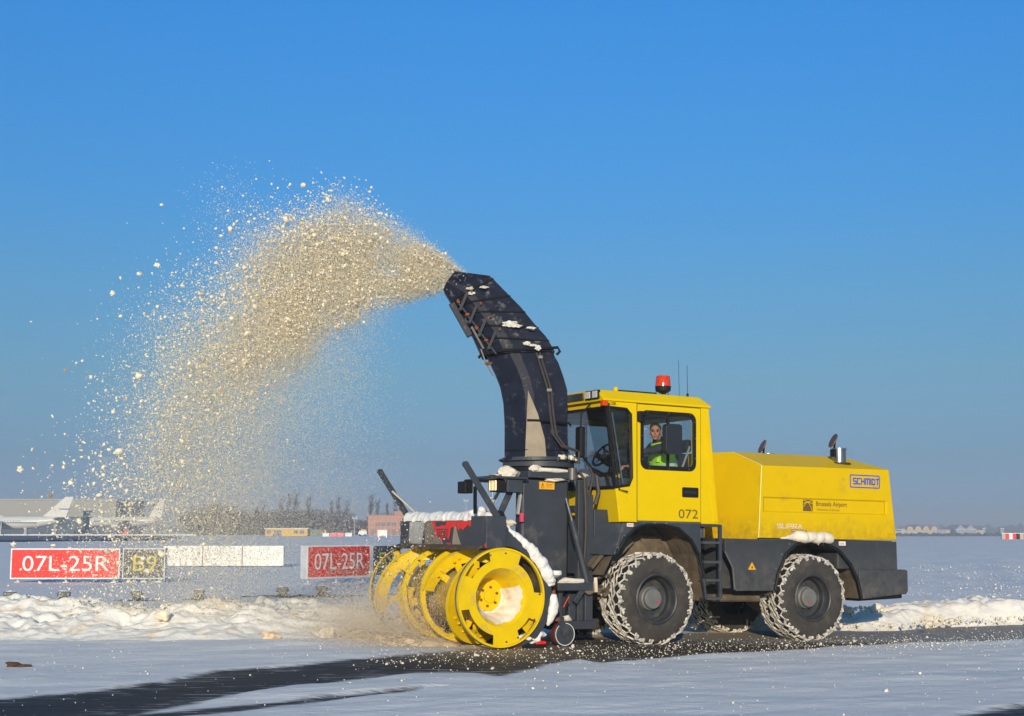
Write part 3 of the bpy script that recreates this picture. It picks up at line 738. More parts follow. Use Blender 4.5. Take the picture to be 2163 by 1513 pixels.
# ---- dark lower body
skirt_pts = [(1.30, 1.555), (4.82, 1.555), (4.83, 1.10), (4.02, 1.10), (3.95, .95), (3.82, 1.18), (3.58, 1.40), (3.30, 1.515), (2.95, 1.53), (2.68, 1.49), (2.47, 1.34), (2.30, 1.04), (2.23, .77), (1.5, .77), (1.45, 1.12), (1.29, 1.37)]
skirt_pts = skirt_pts[::-1]
fend_pts = [(-.55, 1.755), (-.72, 1.29), (-.68, 1.29), (-.53, 1.52), (-.36, 1.67), (-.18, 1.735), (.18, 1.735), (.42, 1.69), (.66, 1.52), (.79, 1.30), (.885, .95), (.925, .93), (.85, 1.25), (.835, 1.765)]
for far in (False, True):
    w = 2.5 if far else 0.0; sg = -1 if far else 1
    sk = MB().side(skirt_pts, [], w, .06, far).build('side_skirt', SLATE2, truck, bevel=.008)
    mb = MB()
    for a, b in ((2.25, .85), (2.30, 1.08), (2.42, 1.30), (2.58, 1.46)): mb.box((a - .03, w - sg * .008, b + .03), (.028, .018, .028))
    mb.build('bolt', STEEL, sk)
    mb = MB(); mb.tube([(u, w - sg * .01, z) for u, z in ((2.25, .78), (2.32, 1.04), (2.48, 1.335), (2.69, 1.483), (2.95, 1.522), (3.30, 1.508), (3.57, 1.395), (3.81, 1.175), (3.95, .93), (4.03, .64))], .026, 6)
    mb.build('arch_lip', BLACK, sk)
    MB().tube([(1.47, w - sg * .006, .79), (1.44, w - sg * .006, 1.11), (1.29, w - sg * .006, 1.36)], .012, 5).build('panel_seam', mat('seam_grey', (.14, .14, .13), .6), sk)
    mb = MB().side(fend_pts, [], w, .05, far)
    fd = mb.build('fender', SLATE, truck, bevel=.008)
    # flared front of the fender turns inward
    mb = MB(); y0 = w; y1 = w + sg * .42
    mb.add([(-.552, y0 + sg * .003, 1.752), (-.722, y0 + sg * .003, 1.288), (-.92, y1, 1.30), (-.78, y1, 1.74), (-.70, y0 + sg * .05, 1.288), (-.52, y0 + sg * .05, 1.75), (-.72, y1, 1.74), (-.86, y1, 1.30)],
           [(0, 1, 2, 3), (5, 6, 7, 4), (1, 4, 7, 2), (0, 3, 6, 5), (2, 7, 6, 3), (0, 5, 4, 1)])
    recalc(mb.build('fender_flare', SLATE, fd))
    mb = MB(); mb.tube([(u, w - sg * .012, z) for u, z in ((-.69, 1.30), (-.53, 1.53), (-.36, 1.675), (-.18, 1.735), (.18, 1.735), (.42, 1.69), (.66, 1.52), (.80, 1.30), (.90, .97))], .022, 6); mb.build('arch_lip', BLACK, fd)
    mb = MB()
    for a, b in ((-.66, 1.40), (-.55, 1.575), (-.38, 1.715), (-.2, 1.755 - .0), (.0, 1.757 - .0), (.2, 1.757), (-.72, 1.325)): mb.box((a, w - sg * .012, b - .004), (.026, .02, .026))
    mb.build('bolt', STEEL, fd)
    # muddy arch liners
    mb = MB()
    yo, yi = w + sg * .065, w + sg * .70
    for pts in (((-.85, 1.0), (-.68, 1.32), (-.52, 1.54), (-.35, 1.69), (.2, 1.75), (.44, 1.70), (.68, 1.53), (.82, 1.31), (.93, .95), (.95, .62)), ((2.24, .7), (2.31, 1.05), (2.48, 1.35), (2.69, 1.50), (2.95, 1.545), (3.31, 1.525), (3.59, 1.41), (3.83, 1.19), (3.97, .94), (4.04, .64))):
        for a, b in zip(pts, pts[1:]):
            mb.add([(a[0], yo, a[1]), (b[0], yo, b[1]), (b[0], yi, b[1]), (a[0], yi, a[1])], [(0, 1, 2, 3)])
    mb.build('arch_liner', MUD, truck)
# counterweight and rear body
bump_pts = [(3.97, 1.105), (5.0, 1.105), (5.03, 1.085), (5.03, .75), (4.99, .71), (4.05, .63), (3.97, .95)][::-1]
mb = MB().side(bump_pts, [], -.03, 2.56).build('counterweight', SLATE2, truck, bevel=.02)
MB().side([(4.02, .60), (4.96, .64), (4.96, .70), (4.05, .625)], [], .05, 2.4).build('counterweight_base', BLACK, truck)
MB().span((3.6, .065, 1.106), (4.80, 2.435, 1.565)).build('rear_body', SLATE2, truck, bevel=.02)
MB().span((1.35, .3, .80), (2.2, 2.2, 1.56)).build('tank_body', SLATE2, truck)
ch = MB().span((-.6, .75, .62), (4.4, .95, 1.0)).span((-.6, 1.55, .62), (4.4, 1.75, 1.0)).span((-.75, .72, .95), (1.3, 1.78, 1.76)).span((2.2, .72, 1.0), (3.9, 1.78, 1.56)).build('chassis_frame', MUD, truck)
mb = MB().tube([(.7, .35, .66), (2.2, .35, .645)], .06, 10).tube([(.6, 1.1, .70), (2.4, 1.1, .68)], .07, 10)
mb.span((-.35, .62, 1.0), (.55, .8, 1.58)); mb.bar((-.62, .35, 1.30), (-.15, .5, 1.62), .35, .06, (0, 1, 0)); mb.bar((.1, .60, 1.62), (.62, .6, 1.0), .03, .05); mb.blob((.3, .66, 1.25), (.42, .12, .33), 4, .1)
mb.blob((-.42, .68, 1.15), (.25, .15, .36), 9, .12)
mb.tube([(-.8, .3, .95), (-.62, .28, 1.0), (-.55, .3, .85), (-.66, .34, .78), (-.85, .36, .8)], .02, 6); mb.bar((-.95, .3, 1.10), (-.70, .3, 1.36), .16, .05)
mb.bar((-.70, .3, .70), (-.42, .3, .92), .05, .06)
mb.build('running_gear', MUD, truck)
# axles
mb = MB()
for u in (.05, 3.04): mb.cyl((u, .3, .66), (u, 2.2, .66), .13, n=16); mb.blob((u, 1.25, .66), (.32, .3, .3), 3, .05)
mb.build('axle', MUD, truck, smooth=True)
# small plates and stickers
for n_, a, b, c, d in (('pressure_plate', -.50, 1.70, -.385, 1.752), ('pressure_plate', 3.57, 1.478, 3.71, 1.545)):
    p = MB().side(rrect(a, b, c, d, .004), [], -.008, .007).build(n_, PLATE, truck)
    mb = MB()
    for k in range(6): mb.side([(a + .018 + .015 * k, b + .02), (a + .028 + .015 * k, b + .02), (a + .028 + .015 * k, b + .034), (a + .018 + .015 * k, b + .034)], [], -.0095, .001)
    mb.build('digits', RED, p)
p = MB().side([(1.735, 1.09), (1.885, 1.09), (1.81, 1.205)], [], -.004, .0035).build('warning_triangle', WARN, truck)
MB().side([(1.79, 1.11), (1.83, 1.11), (1.81, 1.15)], [], -.0065, .001).build('flame_mark', mat('mark_dark', (.08, .03, .01), .6), p)
# ladder
ld = MB()
ld.bar((1.175, -.03, .65), (1.175, -.03, 1.76), .05, .05, (0, 1, 0)).bar((.905, -.03, .65), (.86, -.03, .95), .035, .05, (0, 1, 0))
ld.bar((.82, -.03, 1.745), (1.17, -.03, 1.745), .04, .06, (0, 1, 0))
lad = ld.build('ladder', SLATE, truck, bevel=.006)
for z, a in ((1.49, .84), (1.20, .86), (.93, .90), (.66, .91)): MB().span((a, -.05, z - .018), (1.15, .12, z + .018)).build('rung', mat('rung_steel', (.10, .105, .11), .45, metal=.4), lad)
MB().span((.95, .52, .8), (1.3, .56, 1.74)).build('ladder_back', BLACK, lad)
MB().cyl((.99, .2, .86), (.99, .2, 1.0), .04).build('side_marker', ORANGE, truck)
MB().cyl((.93, .22, 1.56), (.93, .22, 1.70), .12).build('air_bottle', STEEL, truck)

# ---- wheels with snow chains
def make_wheel():
    wv = MB().lathe([(.36, .03), (.40, .012), (.47, .0), (.55, .004), (.605, .022), (.638, .06), (.650, .12), (.652, .275), (.650, .43), (.638, .49), (.605, .528), (.55, .546), (.47, .55), (.40, .54), (.36, .52)], (0, 0, 0), 1, 72)
    w = wv.build('wheel', TYRE, None, smooth=True)
    MB().lathe([(.625, .050), (.6535, .075), (.6565, .125), (.6575, .275), (.6565, .425), (.6535, .475), (.625, .50)], (0, 0, 0), 1, 72).build('tread', mat('tread_painted_shade', (.010, .0095, .009), .9, var=.3), w, smooth=True)  # near-black colour paints the shade in the gaps of the chain net
    MB().lathe([(.365, .035), (.372, .012), (.352, .0), (.335, .012), (.328, .05), (.318, .11), (.300, .13), (.295, .21), (.255, .225), (.18, .228), (.17, .228)], (0, 0, 0), 1, 64).build('rim', RIM, w, smooth=True)
    h = MB().lathe([(.18, .23), (.17, .17), (.150, .155), (.148, .105), (.135, .092), (0, .090)], (0, 0, 0), 1, 40).build('hub', HUBM, w, smooth=True)
    mb = MB()
    for k in range(10):
        t = 2 * PI * k / 10; mb.cyl((.22 * math.cos(t), .205, .22 * math.sin(t)), (.22 * math.cos(t), .228, .22 * math.sin(t)), .014, n=6)
    mb.build('wheel_nut', RIM, w)
    MB().cyl((.055, .083, -.045), (.055, .092, -.045), .018, n=12).build('paint_dot', RED, w)
    c = MB(); rn = random.Random(5); n = 27
    rows = [.045, .16, .275, .39, .505]
    V = {}
    for j, y in enumerate(rows):
        for i in range(2 * n):
            t = 2 * PI * (i + (.0 if j % 2 == 0 else 1)) / (2 * n) + rn.uniform(-.008, .008); yy = y + (.026 if i % 2 == 0 else -.026) + rn.uniform(-.006, .006)
            r = (.668 if .07 < yy < .48 else .645) + rn.uniform(-.004, .006)
            V[i, j] = Vector((r * math.cos(t), yy, r * math.sin(t)))
    for j in range(len(rows)):                       # honeycomb chain net
        for i in range(2 * n):
            th = rn.uniform(.014, .028); c.bar(V[i, j], V[(i + 1) % (2 * n), j], th, th)
            if i % 2 == 0 and j < len(rows) - 1: c.bar(V[i, j], V[(i - 1) % (2 * n) if j % 2 else (i - 1) % (2 * n), j + 1], th, th)
    for s_ in (.0, .55):                             # side chains over the shoulders
        y = .008 if s_ == 0 else .542
        for i in range(n):
            a = V[2 * i + 1, 0] if s_ == 0 else V[2 * i, 4]
            t = math.atan2(a.z, a.x); t2 = t + rn.uniform(-.03, .06); r2 = rn.uniform(.585, .615)
            c.bar(a, (r2 * math.cos(t2), y, r2 * math.sin(t2)), .03, .022)
            
            if rn.random() < .75:
                for q in range(2):
                    r3 = rn.uniform(.595, .655); t3 = t + rn.uniform(-.08, .1)
                    c.blob((r3 * math.cos(t3), y + rn.uniform(-.004, .03) * (1 if s_ == 0 else -1), r3 * math.sin(t3)), (rn.uniform(.02, .045), .02, rn.uniform(.02, .04)), rn.randrange(99), .3, 1)
    for q in range(190):
        t = rn.uniform(0, 2 * PI); y = rn.choice(rows) + rn.uniform(-.03, .03)
        r9 = .655 if .07 < y < .48 else .636; c.blob((r9 * math.cos(t), y, r9 * math.sin(t)), (rn.uniform(.012, .034), rn.uniform(.015, .034), rn.uniform(.012, .034)), q, .3, 1)
    c.build('snow_chain', CHAINM, w)
    return w
w0 = make_wheel(); w0.parent = truck; w0.location = (.05, 0, .655)
for u, far, rot in ((3.04, 0, 1.1), (.05, 1, .5), (3.04, 1, 2.2)):
    w = copy_tree(w0, truck)
    w.location = (u, 2.5 if far else 0, .655)
    w.rotation_euler = (0, rot, PI if far else 0)

# ---- rolled ledge of snow on the hood edge
sr = MB()
pts = []; rad = []
for k in range(22):
    t = k / 21; pts.append((2.66 + .73 * t, -.035 + .012 * math.sin(k * 1.3), 1.600 + .012 * math.sin(k * .9))); rad.append(.088 * (1 if 0 < k < 21 else .8) * (1 + .04 * math.sin(k * .7) + .02 * math.sin(k * 1.9)))
sr.tube(pts, rad, 14)
for k in range(9): sr.blob((2.36 + k * .036, -.03, 1.575 + .003 * k), (.03, .035, .012 + .006 * k), k, .3, 2)
sr.bar((3.10, -.05, 1.53), (3.10, -.05, 1.46), .012, .012).bar((3.20, -.05, 1.53), (3.205, -.05, 1.45), .012, .012)
snowform(sr.build('snow_roll', SNOWD, truck, smooth=True), .014, .010)

# ---- auger drum, housing and front beam
AU, AZ = -2.68, .70
def arc(r, w, n=40, a0=0, a1=2 * PI): return [(AU + r * math.cos(a0 + (a1 - a0) * k / n), w, AZ + r * math.sin(a0 + (a1 - a0) * k / n)) for k in range(n + 1)]
for side in (0, 1):
    s = 1 if side == 0 else -1; w0 = -.20 if side == 0 else 2.70
    Y = lambda d: w0 + s * d
    au = empty('auger'); au.parent = truck
    mb = MB().lathe([(.672, Y(-.02)), (.672, Y(.035)), (.645, Y(.035)), (.645, Y(-.02)), (.672, Y(-.02))], (AU, 0, AZ), 1, 96)
    mb.build('end_ring', YEL2, au, smooth=True)
    MB().lathe([(.664, Y(.035)), (.676, Y(.05)), (.676, Y(.075)), (.655, Y(.075)), (.655, Y(.035))], (AU, 0, AZ), 1, 96).build('wear_edge', MUD, au, smooth=True)
    if side == 0:
        # end disc: annulus with pads reaching the ring
        out = []
        def pad(t):
            for a0, a1 in ((62, 110), (152, 196), (258, 298), (-30, 6)):
                d = (math.degrees(t) + 360 - a0) % 360
                if d < (a1 - a0): return .644
            return .515
        for k in range(144):
            t = 2 * PI * k / 144; r = pad(t); out.append((r * math.cos(t), r * math.sin(t)))
        hole = [(.395 * math.cos(2 * PI * k / 64), .395 * math.sin(2 * PI * k / 64)) for k in range(64)]
        mb = MB()
        if side == 0: mb.plate(out, [hole], (AU, Y(.0), AZ), (1, 0, 0), (0, 0, 1), .016)
        else: mb.plate(out, [hole], (AU, Y(.0), AZ), (-1, 0, 0), (0, 0, 1), .016)
        dk = mb.build('end_disc', YEL2, au, bevel=.003)
        mb = MB()
        for a0 in (85, 108, 206, 230, 278, 296, -30, 4):
            t = R_(a0); p = (AU + .60 * math.cos(t), Y(-.002), AZ + .60 * math.sin(t)); mb.cyl(p, (p[0], Y(-.014), p[2]), .014, n=8)
        mb.build('bolt', MUD, dk)
        MB().lathe([(.40, Y(.004)), (.395, Y(.012)), (.36, Y(.05)), (.31, Y(.16)), (.27, Y(.30)), (.245, Y(.40)), (.0, Y(.405))], (AU, 0, AZ), 1, 64).build('dish', YEL2, au, smooth=True)
        hb = MB().lathe([(.20, Y(.40)), (.20, Y(.375)), (.19, Y(.365)), (.085, Y(.36)), (.085, Y(.325)), (.05, Y(.315)), (.0, Y(.315))], (AU, 0, AZ), 1, 48).build('hub_plate', YEL2, au, smooth=True)
        mb = MB()
        for k in range(6):
            t = R_(60 * k + 20); p = (AU + .13 * math.cos(t), Y(.37), AZ + .13 * math.sin(t)); mb.cyl(p, (p[0], Y(.345), p[2]), .02, n=6)
        mb.build('bolt', RUST, hb)
        if side == 0:
            # packed snow in the dish
            sn = MB()
            def jit(t, i, r, h):
                tt = math.degrees(t) % 360
                f = .55 + .45 * math.sin(t * 3 + .7) * math.cos(t * 2) + .2 * math.sin(7 * t)
                return max(.16, r - (.012 + .02 * max(0, f)) * (1 if 0 < i < 5 else .2) - .01 * math.sin(t * 11 + i)), h - .002 - .012 * max(0, f) * (1 if 0 < i < 5 else 0)
            sn.lathe([(.372, Y(.045)), (.345, Y(.10)), (.315, Y(.16)), (.285, Y(.25)), (.262, Y(.33)), (.236, Y(.38)), (.20, Y(.385))], (AU, 0, AZ), 1, 60, R_(-195), R_(28), jit)
            sn.build('snow_lining', SNOWD, au, smooth=True)
            for t, r in ((115, .30), (140, .31), (160, .27)):
                pass
    else:
        MB().lathe([(.22, Y(.02)), (.22, Y(.06)), (.0, Y(.06))], (AU, 0, AZ), 1, 40).build('hub_plate', YEL2, au, smooth=True)
        for k in range(4):
            t = R_(25 + 90 * k); MB().bar((AU + .18 * math.cos(t), Y(.04), AZ + .18 * math.sin(t)), (AU + .65 * math.cos(t), Y(.04), AZ + .65 * math.sin(t)), .09, .02, (0, 1, 0)).build('end_spoke', YEL2, au)
    # helical flights
    fl = MB()
    for st in range(2):
        n = 80; rings = []
        for k in range(n + 1):
            t = st * PI + s * 2 * PI * .62 * k / n + (2.3 if side == 0 else .6); y = Y(.10 + 1.05 * k / n)
            ri, ro = (.47, .655); c, q = math.cos(t), math.sin(t)
            rings.append([(AU + ri * c, y, AZ + ri * q), (AU + ro * c, y - s * .03, AZ + ro * q), (AU + ro * c, y - s * .045, AZ + ro * q), (AU + ri * c, y - s * .015, AZ + ri * q)])
        fl.loft(rings)
    fo = recalc(fl.build('flight', YEL2, au))
    fl = MB()
    for st in range(2):
        n = 80; rings = []
        for k in range(n + 1):
            t = st * PI + s * 2 * PI * .62 * k / n + (2.3 if side == 0 else .6); y = Y(.07 + 1.05 * k / n); c, q = math.cos(t), math.sin(t)
            wd = .035
            rings.append([(AU + .658 * c, y - s * wd, AZ + .658 * q), (AU + .658 * c, y + s * wd, AZ + .658 * q), (AU + .668 * c, y + s * wd, AZ + .668 * q), (AU + .668 * c, y - s * wd, AZ + .668 * q)])
        fl.loft(rings)
    recalc(fl.build('flight_rim', YEL2, fo))
    sp = MB()
    for st in range(2):
        for k in range(3, 8):
            t = st * PI + s * 2 * PI * .62 * k / 8 + (2.3 if side == 0 else .6); y = Y(.08 + 1.05 * k / 8)
            sp.bar((AU + .12 * math.cos(t), y, AZ + .12 * math.sin(t)), (AU + .47 * math.cos(t), y, AZ + .47 * math.sin(t)), .10, .02, (0, 1, 0))
            for dd in (-.08, .08):
                sp.box((AU + .56 * math.cos(t + dd), y - s * .05, AZ + .56 * math.sin(t + dd)), (.03, .02, .03))
    sp.build('spoke', YEL2, au)
    MB().lathe([(.0, Y(.41)), (.36, Y(.41)), (.38, Y(.5)), (.38, Y(1.44)), (.0, Y(1.44))], (AU, 0, AZ), 1, 40).build('drum', mat('muddy_drum', (.40, .27, .05), .8, var=.35, scale=4, dirt=(.42, .34, .24), dirt_amt=.45, dirt_scale=3, bump=.5, bump_scale=12), au, smooth=True)
    for d, r0 in ((1.12, .54),):
        MB().lathe([(.668, Y(d)), (.668, Y(d + .05)), (.60, Y(d + .05)), (.60, Y(d)), (.668, Y(d))], (AU, 0, AZ), 1, 80).build('inner_ring', YEL2, au, smooth=True)

hs = MB()
a0, a1 = R_(-78), R_(118)
n = 30; ring_o = []; 
for k in range(n + 1):
    t = a0 + (a1 - a0) * k / n
    ring_o.append([(AU + .715 * math.cos(t), -.10, AZ + .715 * math.sin(t)), (AU + .715 * math.cos(t), 2.60, AZ + .715 * math.sin(t)), (AU + .745 * math.cos(t), 2.60, AZ + .745 * math.sin(t)), (AU + .745 * math.cos(t), -.10, AZ + .745 * math.sin(t))])
hs.loft(ring_o)
hso = recalc(hs.build('auger_housing', mat('housing_mud', (.075, .058, .036), .85, var=.4, scale=4, dirt=(.25, .19, .12), dirt_amt=.35, dirt_scale=3), truck))
outer = [(-2.86, 1.79), (-2.62, 1.65), (-2.24, 1.34), (-1.98, 1.07), (-1.87, .86), (-1.85, .62), (-1.93, .36), (-2.10, .13), (-2.30, .05), (-2.55, .02)]
inner = [(AU + .70 * math.cos(R_(a)), AZ + .70 * math.sin(R_(a))) for a in range(-75, 100, 7)]
for far in (False, True):
    w = 2.66 if far else -.16
    MB().side((outer + inner)[::-1], [], w, .06, far).build('side_plate', SLATE, hso, bevel=.006)
# ridge of snow lying on the near side plate's edge
sr = MB(); rn = random.Random(4)
pts = [(-2.66, -.10, 1.70), (-2.42, -.11, 1.53), (-2.22, -.12, 1.37), (-2.10, -.12, 1.24), (-1.97, -.12, 1.11), (-1.89, -.12, .96), (-1.855, -.11, .82)]
pp = []; rad = []
for a, b in zip(pts, pts[1:]):
    for q in range(5):
        t = q / 5; pp.append(tuple(a[i] + (b[i] - a[i]) * t + rn.uniform(-.012, .012) for i in range(3)))
for k in range(len(pp)): rad.append((.035 + .065 * min(1, k / 14)) * rn.uniform(.93, 1.07) * (1 if k < len(pp) - 3 else .7))
sr.tube(pp, rad, 12)
sr.tube([(-1.82, -.14, .74), (-1.815, -.15, .62), (-1.84, -.15, .50), (-1.88, -.14, .38), (-1.90, -.13, .30)], [.05, .075, .07, .06, .02], 10)
sr.blob((-2.14, -.1, .15), (.17, .09, .09), 6, .3, 3).blob((-2.02, -.08, .19), (.10, .07, .07), 8, .3, 3)
snowform(sr.build('snow_ledge', SNOW, truck, smooth=True), .016, .05)
sk = MB().span((-2.35, -.12, .00), (-1.9, .05, .06)).build('skid_shoe', BLACK, truck, bevel=.01)
MB().span((-2.08, -.135, .055), (-1.92, .04, .10)).build('red_block', RED, sk, bevel=.01)
MB().span((-2.44, -.13, .0), (-2.30, -.02, .05)).build('rusty_block', RUST, sk, bevel=.01)

bm_ = MB().span((-2.93, -.20, 1.355), (-2.62, .26, 1.80)).build('front_beam', SLATE, truck, bevel=.008)
MB().span((-2.905, .285, 1.335), (-2.64, 2.62, 1.745)).build('flap', SLATE, bm_, bevel=.006)
MB().plate([(0, 0), (-.55, 0), (-.62, -.395), (-.18, -.395), (-.16, -.2)][::-1], [], (-2.913, 2.15, 1.74), (0, 1, 0), (0, 0, 1), .006)
# dusted panels and torn red film on the front face (looking to -X)
fr = lambda pts, off, m, nm: MB().plate([(-w, z) for w, z in pts], [], (-2.905 - off, 0, 0), (0, -1, 0), (0, 0, 1), .002).build(nm, m, bm_)
fr([(2.28, 1.73), (1.72, 1.735), (1.80, 1.60), (1.84, 1.45), (1.86, 1.345), (2.26, 1.345), (2.30, 1.50)], .003, DUSTG, 'rime_patch')
fr([(1.80, 1.735), (1.36, 1.735), (1.33, 1.62), (1.22, 1.52), (1.12, 1.40), (1.05, 1.345), (1.78, 1.345), (1.74, 1.5)], .006, mat('mud_spatter', (.17, .14, .11), .9, var=.5, scale=30, dirt=(.5, .42, .33), dirt_amt=.4, dirt_scale=40), 'mud_patch')
fr([(.78, 1.735), (.72, 1.60), (.62, 1.45), (.50, 1.345), (.86, 1.345), (.84, 1.5)], .006, DUST_GLARE, 'snow_streak')
red = fr([(1.52, 1.735), (.72, 1.735), (.76, 1.66), (.90, 1.64), (.93, 1.54), (.96, 1.48), (1.06, 1.50), (1.2, 1.46), (1.26, 1.50), (1.38, 1.52), (1.42, 1.62), (1.50, 1.69)], .009, RED, 'red_film')
fr([(1.40, 1.73), (1.06, 1.73), (1.04, 1.69), (1.12, 1.67), (1.18, 1.685), (1.26, 1.66), (1.38, 1.66)], .012, SLATE, 'bare_patch')
fr([(.74, 1.735), (.28, 1.735), (.27, 1.68), (.33, 1.65), (.36, 1.69), (.46, 1.64), (.52, 1.61), (.60, 1.64), (.66, 1.60), (.72, 1.64)], .009, RED, 'red_film')
fr([(1.05, 1.42), (.90, 1.43), (.86, 1.345), (1.02, 1.345)], .009, RED, 'red_film')
fr([(-.14, 1.40), (-.20, 1.36), (-.20, 1.44)], .028, RED, 'red_film')
rr_ = [(1.36, 1.625), (.98, 1.625), (1.0, 1.50), (1.30, 1.50)]; ri_ = [(1.335, 1.61), (.995, 1.61), (1.012, 1.515), (1.285, 1.515)]
MB().plate([(-w, z) for w, z in rr_], [[(-w, z) for w, z in ri_]], (-2.918, 0, 0), (0, -1, 0), (0, 0, 1), .001).build('badge_frame', SLATE, red)
block_text('SCHMIDT', (-2.918, 1.275, 1.53), (0, -1, 0), (0, 0, 1), .026, .062, .014, .010, SLATE, 'maker_name', red)
# snow roll on the beam
sr = MB(); rn = random.Random(8); pts = []; rad = []
for k in range(40):
    t = k / 39; pts.append((-2.80 + rn.uniform(-.01, .01), 2.60 - 2.32 * t, 1.765 + .012 * math.sin(k * .8))); rad.append((.105 + .006 * math.sin(k * 1.1) + .005 * math.sin(k * 2.7)) * (.6 if k in (0, 39) else 1))
sr.tube(pts, rad, 16); sr.blob((-2.78, .30, 1.83), (.13, .16, .10), 3, .2, 3).blob((-2.75, .08, 1.81), (.13, .2, .05), 5, .2, 3)
sr.blob((-2.78, 2.25, 1.83), (.10, .2, .05), 7, .2, 3)
snowform(sr.build('snow_roll', SNOW, truck, smooth=True), .016, .035)
# raised side arms with braces
for w in (-.16, 2.66):
    a = MB().bar((-3.25, w, 2.49), (-2.60, w, 1.60), .085, .05, (0, 1, 0)).build('side_arm', SLATE, truck, bevel=.012)
    MB().cyl((-3.25, w - .026, 2.49), (-3.25, w + .026, 2.49), .042, n=16).build('arm_eye', SLATE, a)
    if w < 0: MB().bar((-3.07, w + .05, 2.19), (-2.94, w + .28, 1.84), .05, .03).build('brace', BLACK, a)
    else: MB().bar((-3.06, w - .05, 2.2), (-2.70, w - .35, 1.80), .04, .03).build('brace', DUSTG, a)
MB().cyl((-2.56, .2, 1.80), (-2.56, .10, 1.80), .085, n=20).build('end_cap', BLACK, truck, smooth=True)

# ---- tower, turntable, lamps
tw = MB().loft([[(-1.88, .62, z), (-1.14, .62, z), (-1.10, .66, z), (-1.10, .84, z), (-1.88, .84, z), (-1.91, .80, z), (-1.91, .65, z)] for z in (.22, 2.36)]).build('tower', SLATE, truck, bevel=.01)
recalc(tw)
MB().span((-1.72, .85, .3), (-1.2, 1.12, 2.45)).build('duct', SLATE, truck, bevel=.02)
MB().span((-2.3, .80, .35), (-1.95, 1.9, 1.35)).build('impeller_case', mat('housing_mud', (1, 1, 1)), truck, bevel=.05)
p = MB().span((-1.625, .606, 2.225), (-1.37, .618, 2.335)).build('warning_plate', WARN, truck)
mb = MB()
for a, b in (((-1.60, 2.245), (-1.545, 2.245)), ((-1.545, 2.245), (-1.5725, 2.315)), ((-1.5725, 2.315), (-1.60, 2.245)), ((-1.5725, 2.262), (-1.5725, 2.295))):
    mb.bar((a[0], .605, a[1]), (b[0], .605, b[1]), .004, .006, (0, 1, 0))
for k in range(3): mb.bar((-1.51, .605, 2.30 - .02 * k), (-1.40 - .02 * (k % 2), .605, 2.30 - .02 * k), .004, .004, (0, 1, 0))
mb.build('warning_symbol', mat('mark_dark', (.08, .03, .01)), p)
tt = MB().lathe([(.535, 2.56), (.535, 2.655), (.60, 2.655), (.60, 2.665), (.40, 2.665), (.40, 2.56), (.535, 2.56)], (-1.40, 1.03, .0), 2, 56).build('turntable', SLATE, truck, smooth=True)
mb = MB()
for k in range(16):
    t = 2 * PI * k / 16; mb.cyl((-1.4 + .565 * math.cos(t), 1.03 + .565 * math.sin(t), 2.64), (-1.4 + .565 * math.cos(t), 1.03 + .565 * math.sin(t), 2.685), .018, n=6)
mb.build('bolt', SLATE, tt)
MB().lathe([(.49, 2.44), (.49, 2.56), (.40, 2.56)], (-1.40, 1.03, 0), 2, 40).build('turntable_base', BLACK, tt)
MB().span((-1.86, .52, 2.385), (-1.17, 1.5, 2.485)).build('cross_beam', SLATE, truck, bevel=.01)
MB().span((-1.10, .5, 2.385), (-.86, .9, 2.44)).build('bracket', SLATE, truck, bevel=.008)
MB().cyl((-1.10, .55, 2.37), (-1.10, .55, 2.55), .07, n=20).build('slew_motor', mat('motor_grey', (.14, .135, .12), .4, metal=.3), truck, smooth=True, bevel=.006)
mb = MB(); mb.span((-2.52, .45, 2.35), (-1.9, .95, 2.385)); mb.span((-2.22, .50, 2.16), (-1.96, .84, 2.35))
wl_ = mb.build('lamp_bracket', SLATE, truck, bevel=.012)
lp = MB().span((-2.36, .55, 2.165), (-2.22, .80, 2.345)).build('work_light', BLACK, truck, bevel=.015)
MB().span((-2.375, .575, 2.185), (-2.362, .775, 2.325)).build('lens', emit_mat('lit_lens', (1.0, .72, .36), 1.6), lp)
mb = MB()
for k in range(5): mb.span((-2.385, .59 + .043 * k, 2.175), (-2.377, .597 + .043 * k, 2.335))
mb.build('grille', BLACK, lp)
wl2 = MB().span((-2.36, 1.55, 2.165), (-2.22, 1.80, 2.345)).span((-2.2, 1.5, 2.35), (-1.7, 1.9, 2.385)).build('work_light', BLACK, truck, bevel=.015)
mb = MB(); mb.bar((-1.98, .70, 2.35), (-2.34, .62, 1.70), .09, .05, (0, 1, 0)); mb.build('lamp_strut', SLATE, truck, bevel=.01)
mb = MB(); mb.bar((-1.98, 1.0, 2.35), (-2.25, 1.2, 1.75), .06, .04); mb.bar((-1.93, .62, 2.2), (-1.99, .6, 1.85), .03, .05, (0, 1, 0)); mb.build('rime_strut', DUSTG, truck)
MB().span((-1.96, .56, 1.74), (-1.905, .61, 1.87)).build('pink_tag', mat('pink_plastic', (.72, .06, .12), .5), truck, bevel=.008)
sr = MB().blob((-2.12, .66, 2.43), (.17, .14, .11), 11, .25, 3).blob((-2.36, .6, 2.40), (.10, .1, .02), 12, .3, 2).tube([(-1.80, .56, 2.50), (-1.6, .53, 2.505), (-1.4, .52, 2.50), (-1.2, .53, 2.50)], [.05, .03, .035, .02], 8).blob((-1.74, .54, 2.52), (.09, .05, .05), 13, .2, 2)
for k, (a, b) in enumerate(((-1.85, .80), (-1.72, .62), (-1.12, .55), (-1.0, .62), (-.92, .72), (-1.9, .95), (-1.3, .5))): sr.blob((a, b, 2.70), (.06, .05, .045), 20 + k, .3, 2)
sr.blob((-1.38, .58, 2.37), (.17, .06, .03), 30, .3, 2).blob((-.95, .5, 2.44), (.09, .07, .04), 33, .3, 2)
